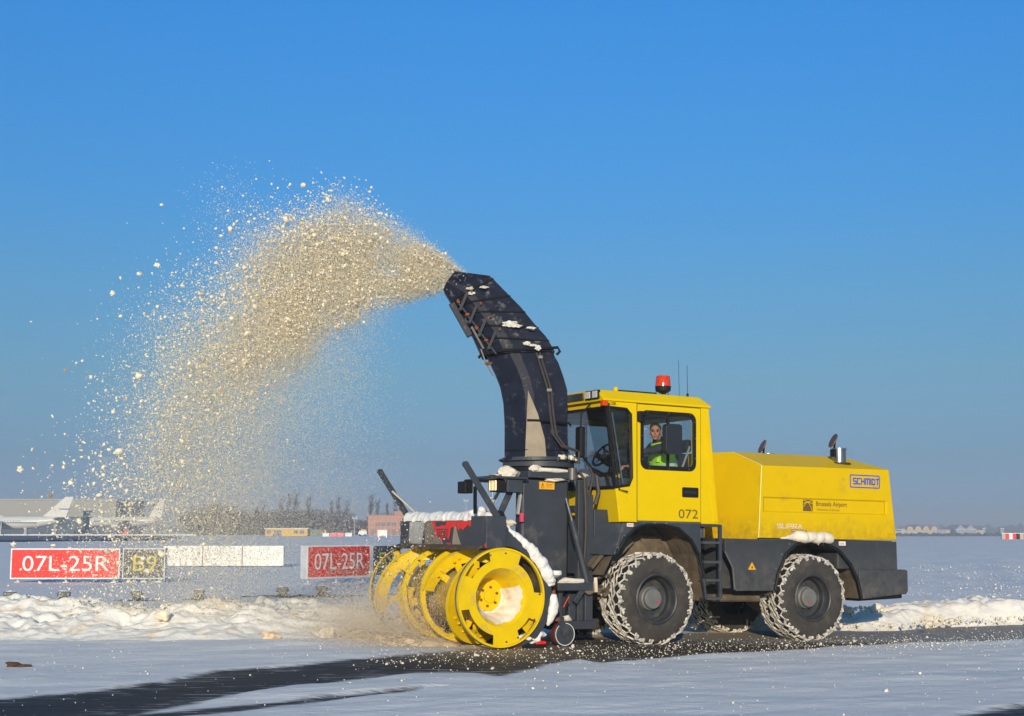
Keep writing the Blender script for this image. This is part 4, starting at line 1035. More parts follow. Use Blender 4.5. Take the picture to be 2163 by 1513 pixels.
sr.blob((-1.63, .60, 1.20), (.04, .015, .06), 41, .3, 2).blob((-1.70, .60, 1.10), (.09, .014, .035), 42, .3, 2).blob((-2.15, .55, 1.72), (.09, .08, .06), 43, .3, 2)
sr.build('snow_patch', SNOWD, truck, smooth=True)
# lifting frame between head and cab
mb = MB(); mb.span((-1.08, .40, .28), (-.985, .50, 2.36)); mb.span((-.965, .38, .28), (-.83, .50, 2.16)); mb.span((-1.08, 2.0, .28), (-.85, 2.12, 2.3))
mb.span((-1.5, .26, .77), (-.9, .34, .88)); mb.span((-1.60, .30, .22), (-.83, .42, .34)); mb.bar((-1.0, .3, .86), (-1.2, .3, .60), .08, .05, (0, 1, 0))
mb.span((-1.40, .40, .34), (-1.33, .5, .8)); mb.span((-1.22, .42, .34), (-1.10, .52, .72)); mb.bar((-.95, .44, 1.30), (-.55, .44, 1.12), .12, .06, (0, 1, 0)); mb.span((-1.08, .5, 1.9), (-.85, 2.1, 2.0))
mb.span((-1.05, .5, .5), (-.88, 2.1, .75))
mb.build('lifting_frame', SLATE, truck, bevel=.01)
hc = MB().cyl((-1.22, .36, 1.78), (-.96, .32, .86), .048, n=16).build('lift_cylinder', SLATE, truck, smooth=True)
MB().cyl((-1.32, .37, 2.1), (-1.22, .36, 1.78), .025, n=12).build('piston_rod', STEEL, hc, smooth=True)
MB().cyl((-.96, .27, .80), (-.96, .38, .80), .085, n=20).build('pivot', MUD, hc, smooth=True)
mb = MB(); rn = random.Random(3)
for w, a in ((.36, -.975), (.44, -.90), (.33, -1.0)):
    mb.tube([(-1.05, w + .1, 2.5), (a - .02, w, 2.38), (a, w, 2.0), (a + .01, w, 1.6), (a - .01, w, 1.25), (a + .05, w, .95)], .018, 6)
mb.tube([(-.85, .5, 2.6), (-.80, .45, 2.45), (-.88, .42, 2.2), (-.93, .4, 2.0)], .02, 6)
mb.tube([(-.72, .48, 2.45), (-.70, .45, 2.2), (-.76, .45, 2.02)], .03, 6)
mb.build('hydraulic_hose', mat('hose', (.06, .045, .038), .6, var=.3, scale=40), truck, smooth=True)
mb = MB().span((-.82, .38, 1.42), (-.50, .5, 1.95)); mb.build('battery_box', SLATE, truck, bevel=.01)
MB().span((-.86, .6, 1.0), (-.66, 2.0, 1.74)).build('radiator_guard', SLATE, truck, bevel=.01)
sr = MB().tube([(-1.48, .30, .90), (-1.35, .30, .915), (-1.2, .30, .905), (-1.05, .30, .91)], [.035, .045, .04, .03], 8).blob((-1.30, .36, .37), (.09, .06, .05), 3, .3, 2).bar((-.86, .27, .96), (-.85, .27, .75), .05, .02, (0, 1, 0)); sr.build('snow_patch', SNOWD, truck, smooth=True)
# castor wheel
cs = MB().lathe([(.0, .0), (.10, .0), (.145, .006), (.150, .0), (.158, .0), (.158, .01)], (-1.50, .06, .172), 1, 36)
cs.lathe([(.158, .004), (.172, .02), (.172, .10), (.155, .125), (.0, .125)], (-1.50, .06, .172), 1, 36)
cw = cs.build('castor_wheel', SLATE, truck, smooth=True)
MB().lathe([(.150, -.001), (.150, -.005), (.159, -.005), (.159, -.001)], (-1.50, .06, .172), 1, 36).build('white_rim', WHITE, cw)
MB().lathe([(.1735, .015), (.1735, .11)], (-1.50, .06, .172), 1, 36).build('tread', mat('red_rubber', (.16, .02, .015), .7), cw, smooth=True)
mb = MB().bar((-1.60, .04, .40), (-1.48, .04, .15), .11, .02, (0, 1, 0)).bar((-1.60, .20, .40), (-1.48, .20, .15), .11, .02, (0, 1, 0)).span((-1.72, .03, .385), (-1.53, .21, .42)); mb.build('fork', SLATE, cw, bevel=.008)
mb = MB().cyl((-1.66, .12, .40), (-1.66, .12, .98), .028, n=12); mb.cyl((-1.66, .12, .40), (-1.66, .12, .62), .042, n=12); mb.lathe([(.11, .36), (.11, .405)], (-1.66, .12, .0), 2, 20); mb.build('castor_stem', RUST, cw, smooth=True)
mb = MB().lathe([(0, 1.06), (.08, 1.06), (.088, 1.03), (.085, 1.0), (.03, .96), (0, .96)], (-1.64, .10, 0), 2, 20).build('stem_cap', WHITE, cw, smooth=True)
MB().bar((-1.56, .02, .55), (-1.48, .0, .70), .015, .015).build('pin', mat('red_pin', (.6, .05, .02), .5), cw)

# ---- the discharge chute (built in the plane it swings in, then brought into the truck's frame)
CY = 21.2
pairs = [((-.11, 2.70), (.82, 2.70)), ((-.11, 3.21), (.82, 3.21)), ((-.13, 3.56), (.82, 3.71)), ((-.18, 3.81), (.77, 3.90)), ((-.25, 3.99), (.69, 4.13)), ((-.40, 4.30), (.585, 4.32))]
pairs2 = [((-.455, 4.24), (.635, 4.30)), ((-.60, 4.57), (.515, 4.51)), ((-.69, 4.71), (.33, 4.72)), ((-.83, 4.93), (.13, 4.97)), ((-.91, 5.05), (-.33, 5.445)), ((-1.03, 5.245), (-.86, 5.52))]
def sec(L, Rr, b, k=.2):
    L = Vector((L[0], 0, L[1])); Rr = Vector((Rr[0], 0, Rr[1])); out = []
    for t, d in ((k + .12, -1), (k + .26, -.97), (1, -.62), (1, .62), (k + .26, .97), (k + .12, 1), (0, .62), (0, -.62)):
        p = L + (Rr - L) * t; out.append(Vector((p.x, CY + b * d, p.z)))
    return out
def chute_part(prs, bs, name, m, parent, k=.2, inner=True, thick=.03):
    ro = [sec(L, r, b, k) for (L, r), b in zip(prs, bs)]
    mb = MB(); mb.loft(ro, caps=False)
    ri = []
    for rg in ro:
        c = sum(rg, Vector()) / 8; ri.append([p + (c - p) * thick / max(.1, (c - p).length) for p in rg])
    mb.loft([r[::-1] for r in ri], caps=False)
    o = len(mb.v)
    for e, fl in ((0, False), (len(ro) - 1, True)):
        base = len(mb.v); mb.v += [tuple(p) for p in ro[e]] + [tuple(p) for p in ri[e]]
        for q in range(8): mb.f.append((base + q, base + (q + 1) % 8, base + 8 + (q + 1) % 8, base + 8 + q))
    mb.v = [tuple(TI @ Vector(p)) for p in mb.v]
    return recalc(mb.build(name, m, parent))
lower = chute_part(pairs, [.47, .46, .44, .42, .41, .39], 'chute', NAVY, truck, .22)
upper = chute_part(pairs2, [.445, .435, .42, .405, .39, .345], 'chute_hood', mat('frosted_navy', (.012, .015, .028), .5, var=.3, scale=6, dirt=(.26, .25, .23), dirt_amt=.17, dirt_scale=8.0, spec=.2), lower, .2)
# triangular facet whose tan colour paints the sun's reflection, and flanges
def wmesh(mb, nm, m, par, **k): mb.v = [tuple(TI @ Vector(p)) for p in mb.v]; return mb.build(nm, m, par, **k)
yb = CY - .478
wmesh(MB().add([(.19, yb, 2.72), (.50, yb, 2.72), (.235, CY - .45, 3.70), (.48, yb, 2.98), (.38, yb + .006, 3.35), (.20, yb, 2.98)], [(0, 1, 3, 4, 2, 5)]), 'painted_glare_facet', DUST_GLARE, lower)
mb = MB(); mb.lathe([(.50, 2.68), (.50, 2.73), (.47, 2.73)], (.355, CY, 0), 2, 48); wmesh(mb, 'base_flange', SLATE, lower)
def across(t, prs, bs, off=.0, r=.012, ends=.03):
    i = min(int(t), len(prs) - 2); f = t - i
    lerp = lambda a, b: tuple(a[q] + (b[q] - a[q]) * f for q in range(2))
    L = lerp(prs[i][0], prs[i + 1][0]); Rr = lerp(prs[i][1], prs[i + 1][1]); b = bs[i] + (bs[i + 1] - bs[i]) * f
    s = sec(L, Rr, b + off); return s
B2s = [.445, .435, .42, .405, .39, .345]; B1s = [.47, .46, .44, .42, .41, .39]
mb = MB()
for t in (.75, 1.7, 2.7, 3.35, 3.9):
    s = across(t, pairs2, B2s, .012); mb.tube([s[7] + Vector((0, -.01, 0)), s[0], s[1], s[2], s[3]], .013, 6)
for t in (.25, ):
    s = across(t, pairs, B1s, .01); mb.tube([s[7], s[0], s[1], s[2]], .008, 5)
wmesh(mb, 'rib', BLACK, upper)
mb = MB()
s = across(.12, pairs2, B2s, .03); mb.tube([s[7] + Vector((-.02, 0, -.08)), s[7] + Vector((0.02, -.03, -.03)), s[0], s[1], s[2] + Vector((.06, 0, .03)), s[2] + Vector((.09, 0, -.03)), s[2] + Vector((.04, 0, -.08))], .022, 7)
mb.tube([(.22, CY - .48, 3.26), (.60, CY - .48, 3.25), (.84, CY - .40, 3.22), (.86, CY - .36, 3.19)], .018, 6)
wmesh(mb, 'grab_rail', BLACK, lower, smooth=True)
mb = MB()
for d in (0, .045):
    mb.tube([(.36 + d, CY - .44, 4.26), (.44 + d, CY - .45, 4.0), (.53 + d, CY - .47, 3.70), (.56 + d, CY - .49, 3.35), (.60 + d, CY - .50, 3.05), (.72 + d, CY - .50, 2.88), (.90 + d, CY - .45, 2.82), (.98, CY - .4, 2.80), (.98, CY - .38, 2.62)], .016, 6)
wmesh(mb, 'hydraulic_hose', mat('hose', (1, 1, 1)), lower, smooth=True)
mb = MB().box((.42, CY - .47, 4.19), (.06, .03, .04)).box((.545, CY - .49, 3.70), (.07, .04, .04)); wmesh(mb, 'hose_clip', HUBM, lower)
# flap linkage along the front edge
mb = MB()
rn = random.Random(2)
for k in range(4):
    t = k / 3; p = Vector((-.80 + .42 * t, CY - .43, 5.02 - .58 * t)); mb.bar(p + Vector((.14, -.0, .14)), p + Vector((.03, -.02, -.13)), .04, .025, (0, 1, 0)); mb.bar(p + Vector((-.01, 0, .0)), p + Vector((.15, 0, -.20)), .025, .02, (0, 1, 0))
wmesh(mb, 'flap_linkage', NAVY, upper)
mb = MB()
for k in range(4):
    t = k / 3; p = Vector((-.80 + .42 * t, CY - .445, 5.02 - .58 * t)); mb.blob(p + Vector((.0, -.01, .0)), (.035, .02, .03), k, .3, 1); mb.blob(p + Vector((.20, -.01, .16)), (.02, .015, .025), k + 9, .3, 1)
mb.blob((-.35, CY - .42, 4.10), (.07, .04, .025), 5, .3, 1); wmesh(mb, 'rust_spot', RUST, upper)
mb = MB().bar((-.90, CY - .30, 5.02), (-.62, CY - .30, 4.52), .10, .06, (0, 1, 0)); wmesh(mb, 'deflector_plate', NAVY, upper, bevel=.01)
mb = MB().cyl((-.60, CY - .34, 4.66), (-.42, CY - .34, 4.33), .018, n=10).tube([(-.46, CY - .36, 4.32), (-.38, CY - .40, 4.10), (-.28, CY - .43, 3.92)], .012, 6); wmesh(mb, 'flap_cylinder', HUBM, upper)
mb = MB()
for k, (x, z, rx, rz) in enumerate(((-.03, 4.69, .16, .055), (.05, 4.66, .12, .04), (-.62, 5.22, .07, .03), (-.42, 5.24, .08, .03), (-.60, 5.15, .07, .035), (.28, 4.63, .09, .03), (.22, 4.40, .07, .035), (.38, 4.33, .06, .06), (.31, 4.37, .09, .03))):
    mb.blob((x, CY - .43 - .012 * (z < 4.5), z), (rx * .62, .008, rz * .6), 60 + k, .45, 3, 3)
wmesh(mb, 'snow_patch', mat('frost_patch', (.62, .58, .50), .85, var=.35, scale=22), upper, smooth=True)

# ================================================================== PEOPLE IN THE CAB
def limb(mb, p, q, r0, r1, n=12):
    p, q = Vector(p), Vector(q); mb.tube([p, q], [r0, r1], n); bl(mb, p, r0); bl(mb, q, r1)
def bl(mb, c, r):
    rr = r if isinstance(r, (tuple, list)) else (r, r, r); bm = bmesh.new(); bmesh.ops.create_icosphere(bm, subdivisions=3, radius=1); o = len(mb.v)
    for v in bm.verts: mb.v.append((c[0] + v.co.x * rr[0], c[1] + v.co.y * rr[1], c[2] + v.co.z * rr[2]))
    for f in bm.faces: mb.f.append(tuple(o + v.index for v in f.verts))
    bm.free()
def remeshed(mb, name, m, parent, vox, smooth=4):
    o = mb.build(name, m, parent); r = o.modifiers.new('remesh', 'REMESH'); r.mode = 'VOXEL'; r.voxel_size = vox; r.use_smooth_shade = True
    s = o.modifiers.new('smooth', 'SMOOTH'); s.iterations = smooth; s.factor = .5
    return o
def hand(mb, wrist, dirv, up, curl=.9, s=1):
    """palm, four curled fingers and a thumb from the side of the palm"""
    wrist, d, u = Vector(wrist), Vector(dirv).normalized(), Vector(up).normalized(); x = d.cross(u).normalized() * s
    for k in range(4):
        o = wrist + x * (-.03 + .02 * k); mb.tube([wrist + x * (-.018 + .012 * k), o + d * .085], [.015, .0125], 8); bl(mb, o + d * .085, .0125)
        L = (.040, .045, .042, .033)[k]; a = o + d * .085; ang = .3
        for seg in range(3):
            ang += curl * (.8 if seg else .5); b = a + (d * math.cos(ang) - u * math.sin(ang)) * L * (1, .65, .5)[seg]
            mb.tube([a, b], [.0105 - .001 * seg, .0095 - .001 * seg], 8); bl(mb, b, .0095 - .001 * seg); a = b
    a = wrist + d * .025 - x * .025; b = a - x * .03 + d * .03 - u * .012; c = b + d * .03 - u * .02 - x * .004
    mb.tube([a, b], [.014, .012], 8); mb.tube([b, c], [.012, .009], 8); bl(mb, b, .012); bl(mb, c, .009)
def person(label, pel, chest, neck, head, face, arms, jacket, vest, seat_dir=(-1, 0, 0)):
    root = empty('person', TM @ Vector(pel), (0, PIT, YAW)); tag(root, label, 'person')
    L = lambda p: Vector(p) - Vector(pel)
    P0, C, Nk, H = Vector((0, 0, 0)), L(chest), L(neck), L(head)
    f = Vector(face).normalized(); up = Vector((0, 0, 1)); up = (up - f * up.dot(f)).normalized(); rt = f.cross(up)
    Mh = Matrix((rt, f, up)).transposed()        # x right, y forward, z up
    body = MB(); jk = MB()
    def torso(mb, g):
        n = 7
        for k in range(n):
            t = k / (n - 1); c = P0 + (C - P0) * t; bl(mb, c, (.115 + .012 * t + g, .165 + .02 * t + g, .12 + g))
        sh = C + (Nk - C) * .45
        bl(mb, sh, (.10 + g, .20 + g, .085 + g)); limb(mb, sh, Nk, .075 + g, .062 + g)
    torso(body, 0); torso(jk, .022)
    for s in (-1, 1):                            # thighs, shins, feet
        h = Vector((0, s * .09, 0)); k_ = h + Vector((-.42, s * .05, .05)); a_ = k_ + Vector((-.10, 0, -.40))
        limb(body, h, k_, .085, .06); limb(body, k_, a_, .058, .042); limb(body, a_, a_ + Vector((-.16, 0, -.04)), .042, .035)
    for sh, el, wr, hd, hu, cu, sd in arms:
        sh, el, wr = L(sh), L(el), L(wr); limb(body, sh, el, .055, .045); limb(body, el, wr, .043, .028); limb(jk, sh, el, .085, .066); limb(jk, el, wr - (wr - el).normalized() * .02, .063, .045)
        hand(body, wr, hd, hu, cu, sd)
    limb(body, Nk - Vector((0, 0, .05)), Nk + (H - Nk) * .4, .058, .054)
    hl = MB(); Z = lambda x, y, z: H + Mh @ Vector((x, y, z))
    def el_(mb, c, r):
        o = len(mb.v); bl(mb, (0, 0, 0), r); mb.v[o:] = [tuple(Z(c[0] + v[0], c[1] + v[1], c[2] + v[2])) for v in mb.v[o:]]
    el_(body, (0, -.012, .03), (.075, .092, .088)); el_(body, (0, .02, -.035), (.060, .066, .075)); el_(body, (0, .045, -.085), (.034, .030, .026))
    el_(body, (0, .094, -.012), (.013, .020, .022)); el_(body, (0, .088, .012), (.009, .013, .022)); el_(body, (0, .072, .036), (.052, .018, .012))
    for s in (-1, 1): el_(body, (s * .080, -.012, -.005), (.010, .020, .032)); el_(body, (s * .04, .062, -.02), (.022, .018, .018))
    el_(body, (0, .082, -.055), (.022, .010, .007))
    bo = remeshed(body, 'body', SKIN, root, .0065, 3)
    hm = MB()
    el_(hm, (0, -.028, .052), (.083, .092, .082)); el_(hm, (0, -.055, -.0), (.080, .065, .075)); ho = remeshed(hm, 'hair', HAIR, root, .008, 2)
    eb = MB()
    for s in (-1, 1): el_(eb, (s * .032, .083, .012), (.011, .006, .006))
    eb.build('eyes', HAIR, root, smooth=True)
    eb = MB()
    for s in (-1, 1): el_(eb, (s * .034, .088, .034), (.020, .005, .005))
    eb.build('eyebrows', HAIR, root, smooth=True)
    eb = MB(); el_(eb, (0, .090, -.053), (.022, .005, .004)); eb.build('lips', mat('lips', (.30, .09, .07), .5), root, smooth=True)
    remeshed(jk, 'jacket', jacket, root, .012, 4)
    if vest:
        v = MB(); n = 7
        for k in range(n):
            t = k / (n - 1); c = P0 + (C - P0) * t; bl(v, c, (.178, .238, .15))
        vo = remeshed(v, 'vest', LIME, root, .014, 3)
        d = (C - P0).normalized()
        for t in (.45, .80):
            c = P0 + (C - P0) * t; x = Vector((1, 0, 0)); x = (x - d * x.dot(d)).normalized(); y = d.cross(x)
            tp = MB(); m = 36; rg = []
            for k in range(m):
                a = 2 * PI * k / m; q = x * math.cos(a) * .185 + y * math.sin(a) * .242; rg.append([c + q - d * .028, c + q * 1.01 - d * .028, c + q * 1.01 + d * .028, c + q + d * .028])
            tp.loft(rg + [rg[0]], caps=False); tp.build('reflective_band', REFL, vo, smooth=True)
        cl = MB(); t0 = Nk - (Nk - C) * .1
        cl.tube([Nk + Vector((.10 * math.cos(a) + .02, .11 * math.sin(a), -.03 + .03 * math.cos(a))) for a in [2 * PI * k / 20 for k in range(21)]], .028, 8, caps=False); cl.build('collar', LIME, vo, smooth=True)
        for s in (-1, 1):
            sp_ = MB(); sp_.tube([C + Vector((-.13, s * .10, -.10)), C + Vector((-.10, s * .11, .06)), C + (Nk - C) * .6 + Vector((0, s * .10, .05))], .035, 8); sp_.build('shoulder_strap', LIME, vo, smooth=True)
    tr = MB()
    for s in (-1, 1):
        h = Vector((0, s * .09, 0)); k_ = h + Vector((-.42, s * .05, .05)); a_ = k_ + Vector((-.10, 0, -.36)); limb(tr, h, k_, .10, .075); limb(tr, k_, a_, .072, .058)
    remeshed(tr, 'trousers', DARKCL, root, .014, 3)
    return root
pm = person('man in a lime safety vest over a navy jacket looking out through the cab door', (.62, .60, 2.30), (.44, .54, 2.78), (.34, .47, 2.98), (.25, .42, 3.10), (-.60, -.80, -.08),
       [((.47, .35, 2.90), (.20, .29, 2.86), (-.04, .33, 2.80), (-1, .1, -.2), (0, .2, 1), .5, 1), ((.42, .72, 2.90), (.16, .74, 2.66), (-.04, .66, 2.62), (-1, -.1, 0), (0, 0, 1), .5, -1)], NAVYCL, True)
pm.location = TM @ Vector((.62, .50, 2.27)); pm.scale = (1.08, 1.08, 1.08)
person('driver in dark clothes in profile behind the windscreen, hands on the wheel', (.66, 1.52, 2.24), (.62, 1.52, 2.76), (.58, 1.52, 3.00), (.54, 1.52, 3.16), (-1, -.05, -.05),
       [((.60, 1.32, 2.92), (.34, 1.28, 2.74), (.06, 1.31, 2.86), (-.8, .05, .35), (-.3, 0, 1), .9, 1), ((.60, 1.72, 2.92), (.34, 1.78, 2.74), (.06, 1.72, 2.86), (-.8, -.05, .35), (-.3, 0, 1), .9, -1)], DARKCL, False)

# ================================================================== SIGNS AND LIGHTS BESIDE THE RUNWAY
SIGNRED = mat('sign_red', (.72, .012, .010), .4, var=.06, scale=3)
SIGNBLK = mat('sign_black', (.055, .060, .072), .5, var=.2, scale=4)
SIGNWHT = mat('sign_white', (.80, .79, .76), .5, var=.06)
SIGNYEL = mat('sign_yellow', (.62, .48, .02), .5)
CASE = mat('sign_case', (.58, .60, .62), .5, var=.1)
BLANK = mat('blank_face', (.84, .83, .78), .55, var=.06, dirt=(.30, .20, .11), dirt_amt=.22, dirt_scale=7)  # noise mixes brown blotches into the pale face
def runway_sign(x, y, z0, z1, yaw, panels, label, length, thick=.25):
    root = empty('runway_sign', (x, y, float(ground_h(x, y))), (0, 0, yaw)); tag(root, label, 'runway sign')
    g = root.location.z; b0, b1 = z0 - g, z1 - g
    MB().span((0, .012, b0), (length, thick, b1)).build('case', CASE, root, bevel=.008)
    for i in range(3):
        u = .18 + (length - .36) * i / 2
        lg = MB().cyl((u, thick / 2, -.15), (u, thick / 2, b0), .035, n=10).box((u, thick / 2, -.0), (.16, .16, .06)).build('leg', CASE, root)
    for (a0, a1, face, txt, tm, ta0, ta1) in panels:
        fr_ = MB().plate([(a0, b0 + .005), (a1, b0 + .005), (a1, b1 - .005), (a0, b1 - .005)], [[(a0 + .035, b0 + .04), (a1 - .035, b0 + .04), (a1 - .035, b1 - .04), (a0 + .035, b1 - .04)]], (0, -.012, 0), (1, 0, 0), (0, 0, 1), .023).build('frame', CASE if face is SIGNBLK else SIGNWHT, root)
        fc = MB().span((a0 + .03, -.002, b0 + .035), (a1 - .03, .011, b1 - .035)).build('face', face, root)
        if txt:
            hh = (b1 - b0); lettering('lettering', txt, (ta0, -.003, b0 + hh * .26), (1, 0, 0), (0, 0, 1), ta1 - ta0, hh * .50, tm, fc, bold=.0, depth=.006)
    return root
runway_sign(-13.98, 40, .318, 1.172, 0, [(0, 3.05, SIGNRED, '07L-25R', SIGNWHT, .33, 2.75)], 'wide red runway sign lettered 07L-25R facing the camera, beside the smaller B9 panel', 3.05)
runway_sign(-10.86, 40, .318, 1.18, 0, [(0, 1.19, SIGNBLK, 'B9', SIGNYEL, .30, .95)], 'dark sign with yellow B9 behind the blown snow, next to the wide red sign', 1.19)
Y54 = R_(54)
runway_sign(-5.5, 38.5, .37, 1.265, Y54, [(0, 2.55, SIGNRED, '07L-25R', SIGNWHT, .28, 2.28)], 'red runway sign 07L-25R turned at an angle, between white boards and the augers', 2.55)
runway_sign(-5.5 + .588 * 2.62, 38.5 + .809 * 2.62, .37, 1.265, Y54, [(0, 1.25, SIGNBLK, 'B9', SIGNYEL, .30, .95)], 'dark angled B9 sign half hidden behind the yellow auger', 1.25)
root = empty('blank_sign', (-14.1, 58, float(ground_h(-14.1, 58)))); tag(root, 'long row of blank white boards, brown spotted, seen between the two red signs', 'board')
g = root.location.z
for i in range(3):
    a0, a1 = (0, 1.57) if i == 0 else ((1.60, 3.17) if i == 1 else (3.20, 4.86))
    MB().span((a0, 0, .25 - g), (a1, .22, 1.06 - g)).build('panel', BLANK, root, bevel=.01)
MB().span((1.572, .01, .26 - g), (1.598, .2, 1.04 - g)).span((3.172, .01, .26 - g), (3.198, .2, 1.04 - g)).build('joint', RUST, root)
for u in (.1, 1.58, 3.18, 4.7): MB().cyl((u, .1, -.25), (u, .1, .26 - g), .04, n=8).build('leg', RUST, root)
# taxiway lights
LIGHTM = mat('light_body', (.10, .105, .10), .5, var=.3)
def make_light():
    r = empty('taxiway_light')
    MB().lathe([(.0, .0), (.16, .0), (.17, .03), (.10, .06), (.085, .10), (0, .10)], (0, 0, 0), 2, 20).build('base', LIGHTM, r, smooth=True)
    MB().lathe([(.085, .10), (.14, .11), (.15, .15), (.15, .20), (.11, .22), (0, .225)], (0, 0, 0), 2, 20).build('head', mat('light_head', (.22, .22, .20), .35, var=.3), r, smooth=True)
    MB().blob((0, 0, .225), (.10, .10, .03), 3, .2, 2).build('snow_cap', SNOW, r, smooth=True)
    return r
LL = [((-11.13, 31.9), 'small dark taxiway light at the picture edge, below the red sign'), ((-9.94, 31.9), 'small dark taxiway light below the middle of the wide red sign'), ((-8.4, 32.2), 'dusky taxiway light behind the bank below the B9 sign'),
      ((-7.06, 32.4), 'taxiway light behind the bank below the sign end of the white boards'), ((-5.33, 33.4), 'taxiway light on the dark strip between the white boards and the angled sign'), ((-4.45, 33.7), 'taxiway light on the dark strip under the angled red sign'), ((-3.2, 33.8), 'taxiway light partly behind the rim of the far auger')]
l0 = make_light()
for i, ((x, y), lab) in enumerate(LL):
    l = l0 if i == 0 else copy_tree(l0)
    l.location = (x, y, float(ground_h(x, y)) - .01); l.rotation_euler = (0, 0, i * .9); tag(l, lab, 'taxiway light', 'taxiway lights behind the snow bank')
mb = MB()
for x0, x1, y0, y1 in ((-13, -9.3, 31.2, 32.4), (-8.9, -7.9, 31.9, 32.3), (-7.4, -6.4, 32.1, 32.5), (-6.3, -3.4, 32.6, 33.8), (-3.0, -1.0, 33.6, 34.2)):
    n = 26; o = len(mb.v)
    for k in range(n + 1):
        x = x0 + (x1 - x0) * k / n; t = max(0, math.sin(PI * k / n)) ** .5; a = y0 + (y1 - y0) * .5 - (y1 - y0) * .5 * t * (.7 + .3 * math.sin(k * 2.3)); b = y0 + (y1 - y0) * .5 + (y1 - y0) * .5 * t * (.7 + .3 * math.sin(k * 1.7))
        for y in (a, b + .001): mb.v.append((x, y, float(ground_h(x, y)) + .012))
    for k in range(n): mb.f.append((o + 2 * k, o + 2 * k + 2, o + 2 * k + 3, o + 2 * k + 1))
tag(mb.build('asphalt_strip', mat('strip_asphalt', (.07, .07, .075), .7, var=.4, scale=5)), kind='structure')

# ================================================================== BACKGROUND
def gz(x, y): return float(ground_h(x, y))
OFFW = mat('aircraft_white', (.70, .68, .62), .35, var=.04, scale=.3)
NAVYF = mat('aircraft_blue', (.05, .08, .20), .4)
def airliner(x_nose, y, zc, L, r, fin_top, label):
    root = empty('airliner', (x_nose, y, gz(x_nose, y))); tag(root, label, 'airliner'); z = zc - root.location.z
    rings = []
    for t, f, dz in ((0, .02, -.15), (.01, .25, -.13), (.03, .52, -.08), (.06, .78, -.04), (.10, .95, 0), (.14, 1, 0), (.66, 1, 0), (.76, .92, .07), (.86, .66, .25), (.94, .36, .48), (1.0, .10, .62)):
        rings.append([(t * L, r * f * math.cos(a), z + r * (dz + f * math.sin(a))) for a in [2 * PI * k / 24 for k in range(24)]])
    fu = MB().loft(rings).build('fuselage', OFFW, root, smooth=True)
    MB().span((.12 * L, -r * 1.004, z - .12 * r), (.78 * L, -r * .9, z + .03 * r)).span((.12 * L, r * .9, z - .12 * r), (.78 * L, r * 1.004, z + .03 * r)).build('cheatline', NAVYF, fu)
    mb = MB()
    for k in range(26): mb.box((.14 * L + k * .021 * L, -r * .985, z + .2 * r), (.25, .1, .32))
    mb.build('cabin_windows', mat('dark_window', (.04, .05, .07), .2), fu)
    MB().span((.030 * L, -r * .60, z + .32 * r), (.058 * L, r * .60, z + .50 * r)).build('cockpit_window', mat('dark_window', (.04, .05, .07)), fu)
    h = fin_top - root.location.z
    def fin(pts0, pts1): return MB().loft([pts0, pts1])
    recalc(fin([(.80 * L, -.2, z + .7 * r), (.80 * L, .2, z + .7 * r), (.97 * L, .2, z + .6 * r), (.97 * L, -.2, z + .6 * r)], [(.965 * L, -.08, h), (.965 * L, .08, h), (1.02 * L, .08, h), (1.02 * L, -.08, h)]).build('tail_fin', OFFW, root))
    MB().span((.90 * L, -.2, z + (h - z) * .50), (1.0 * L, .2, z + (h - z) * .54)).build('fin_stripe', NAVYF, bpy.data.objects[col.objects[-1].name])
    for s in (-1, 1):
        recalc(MB().loft([[(.40 * L, s * r * .8, z - .5 * r), (.40 * L, s * r * .8, z - .25 * r), (.58 * L, s * r * .8, z - .3 * r), (.58 * L, s * r * .8, z - .5 * r)], [(.62 * L, s * .42 * L, z + .15 * r), (.62 * L, s * .42 * L, z + .22 * r), (.67 * L, s * .42 * L, z + .22 * r), (.67 * L, s * .42 * L, z + .15 * r)]]).build('wing', OFFW, root))
        recalc(MB().loft([[(.87 * L, s * .3 * r, z + .5 * r), (.87 * L, s * .3 * r, z + .6 * r), (.97 * L, s * .3 * r, z + .58 * r), (.97 * L, s * .3 * r, z + .5 * r)], [(.97 * L, s * .16 * L, z + .75 * r), (.97 * L, s * .16 * L, z + .8 * r), (1.01 * L, s * .16 * L, z + .8 * r), (1.01 * L, s * .16 * L, z + .75 * r)]]).build('tailplane', OFFW, root))
        c = Vector((.36 * L, s * .16 * L, z - .95 * r)); en = MB(); en.tube([c, c + Vector((.03 * L, 0, 0)), c + Vector((.07 * L, 0, 0)), c + Vector((.11 * L, 0, 0))], [r * .42, r * .48, r * .44, r * .26], 16); en.bar(c + Vector((.06 * L, 0, r * .3)), c + Vector((.14 * L, 0, r * .75)), .3, .3)
        en.build('engine', OFFW, root, smooth=True)
    for u, w in ((.10, 0), (.50, -.07 * L), (.50, .07 * L)):
        gm = MB().cyl((u * L, w, .4), (u * L, w, z - .6 * r), .14, n=8).cyl((u * L, w - .3, .45), (u * L, w + .3, .45), .45, n=14); gm.build('landing_gear', BLACK, root)
    return root
airliner(-176, 430, 4.2, 43.0, 2.0, 11.9, 'long white airliner with thin blue stripe, its tail fin in front of the hangar')
airliner(-140.2, 470, 4.75, 25.5, 1.6, 12.2, 'smaller white airliner, nose towards the lifting tower, half lost in the blown snow')
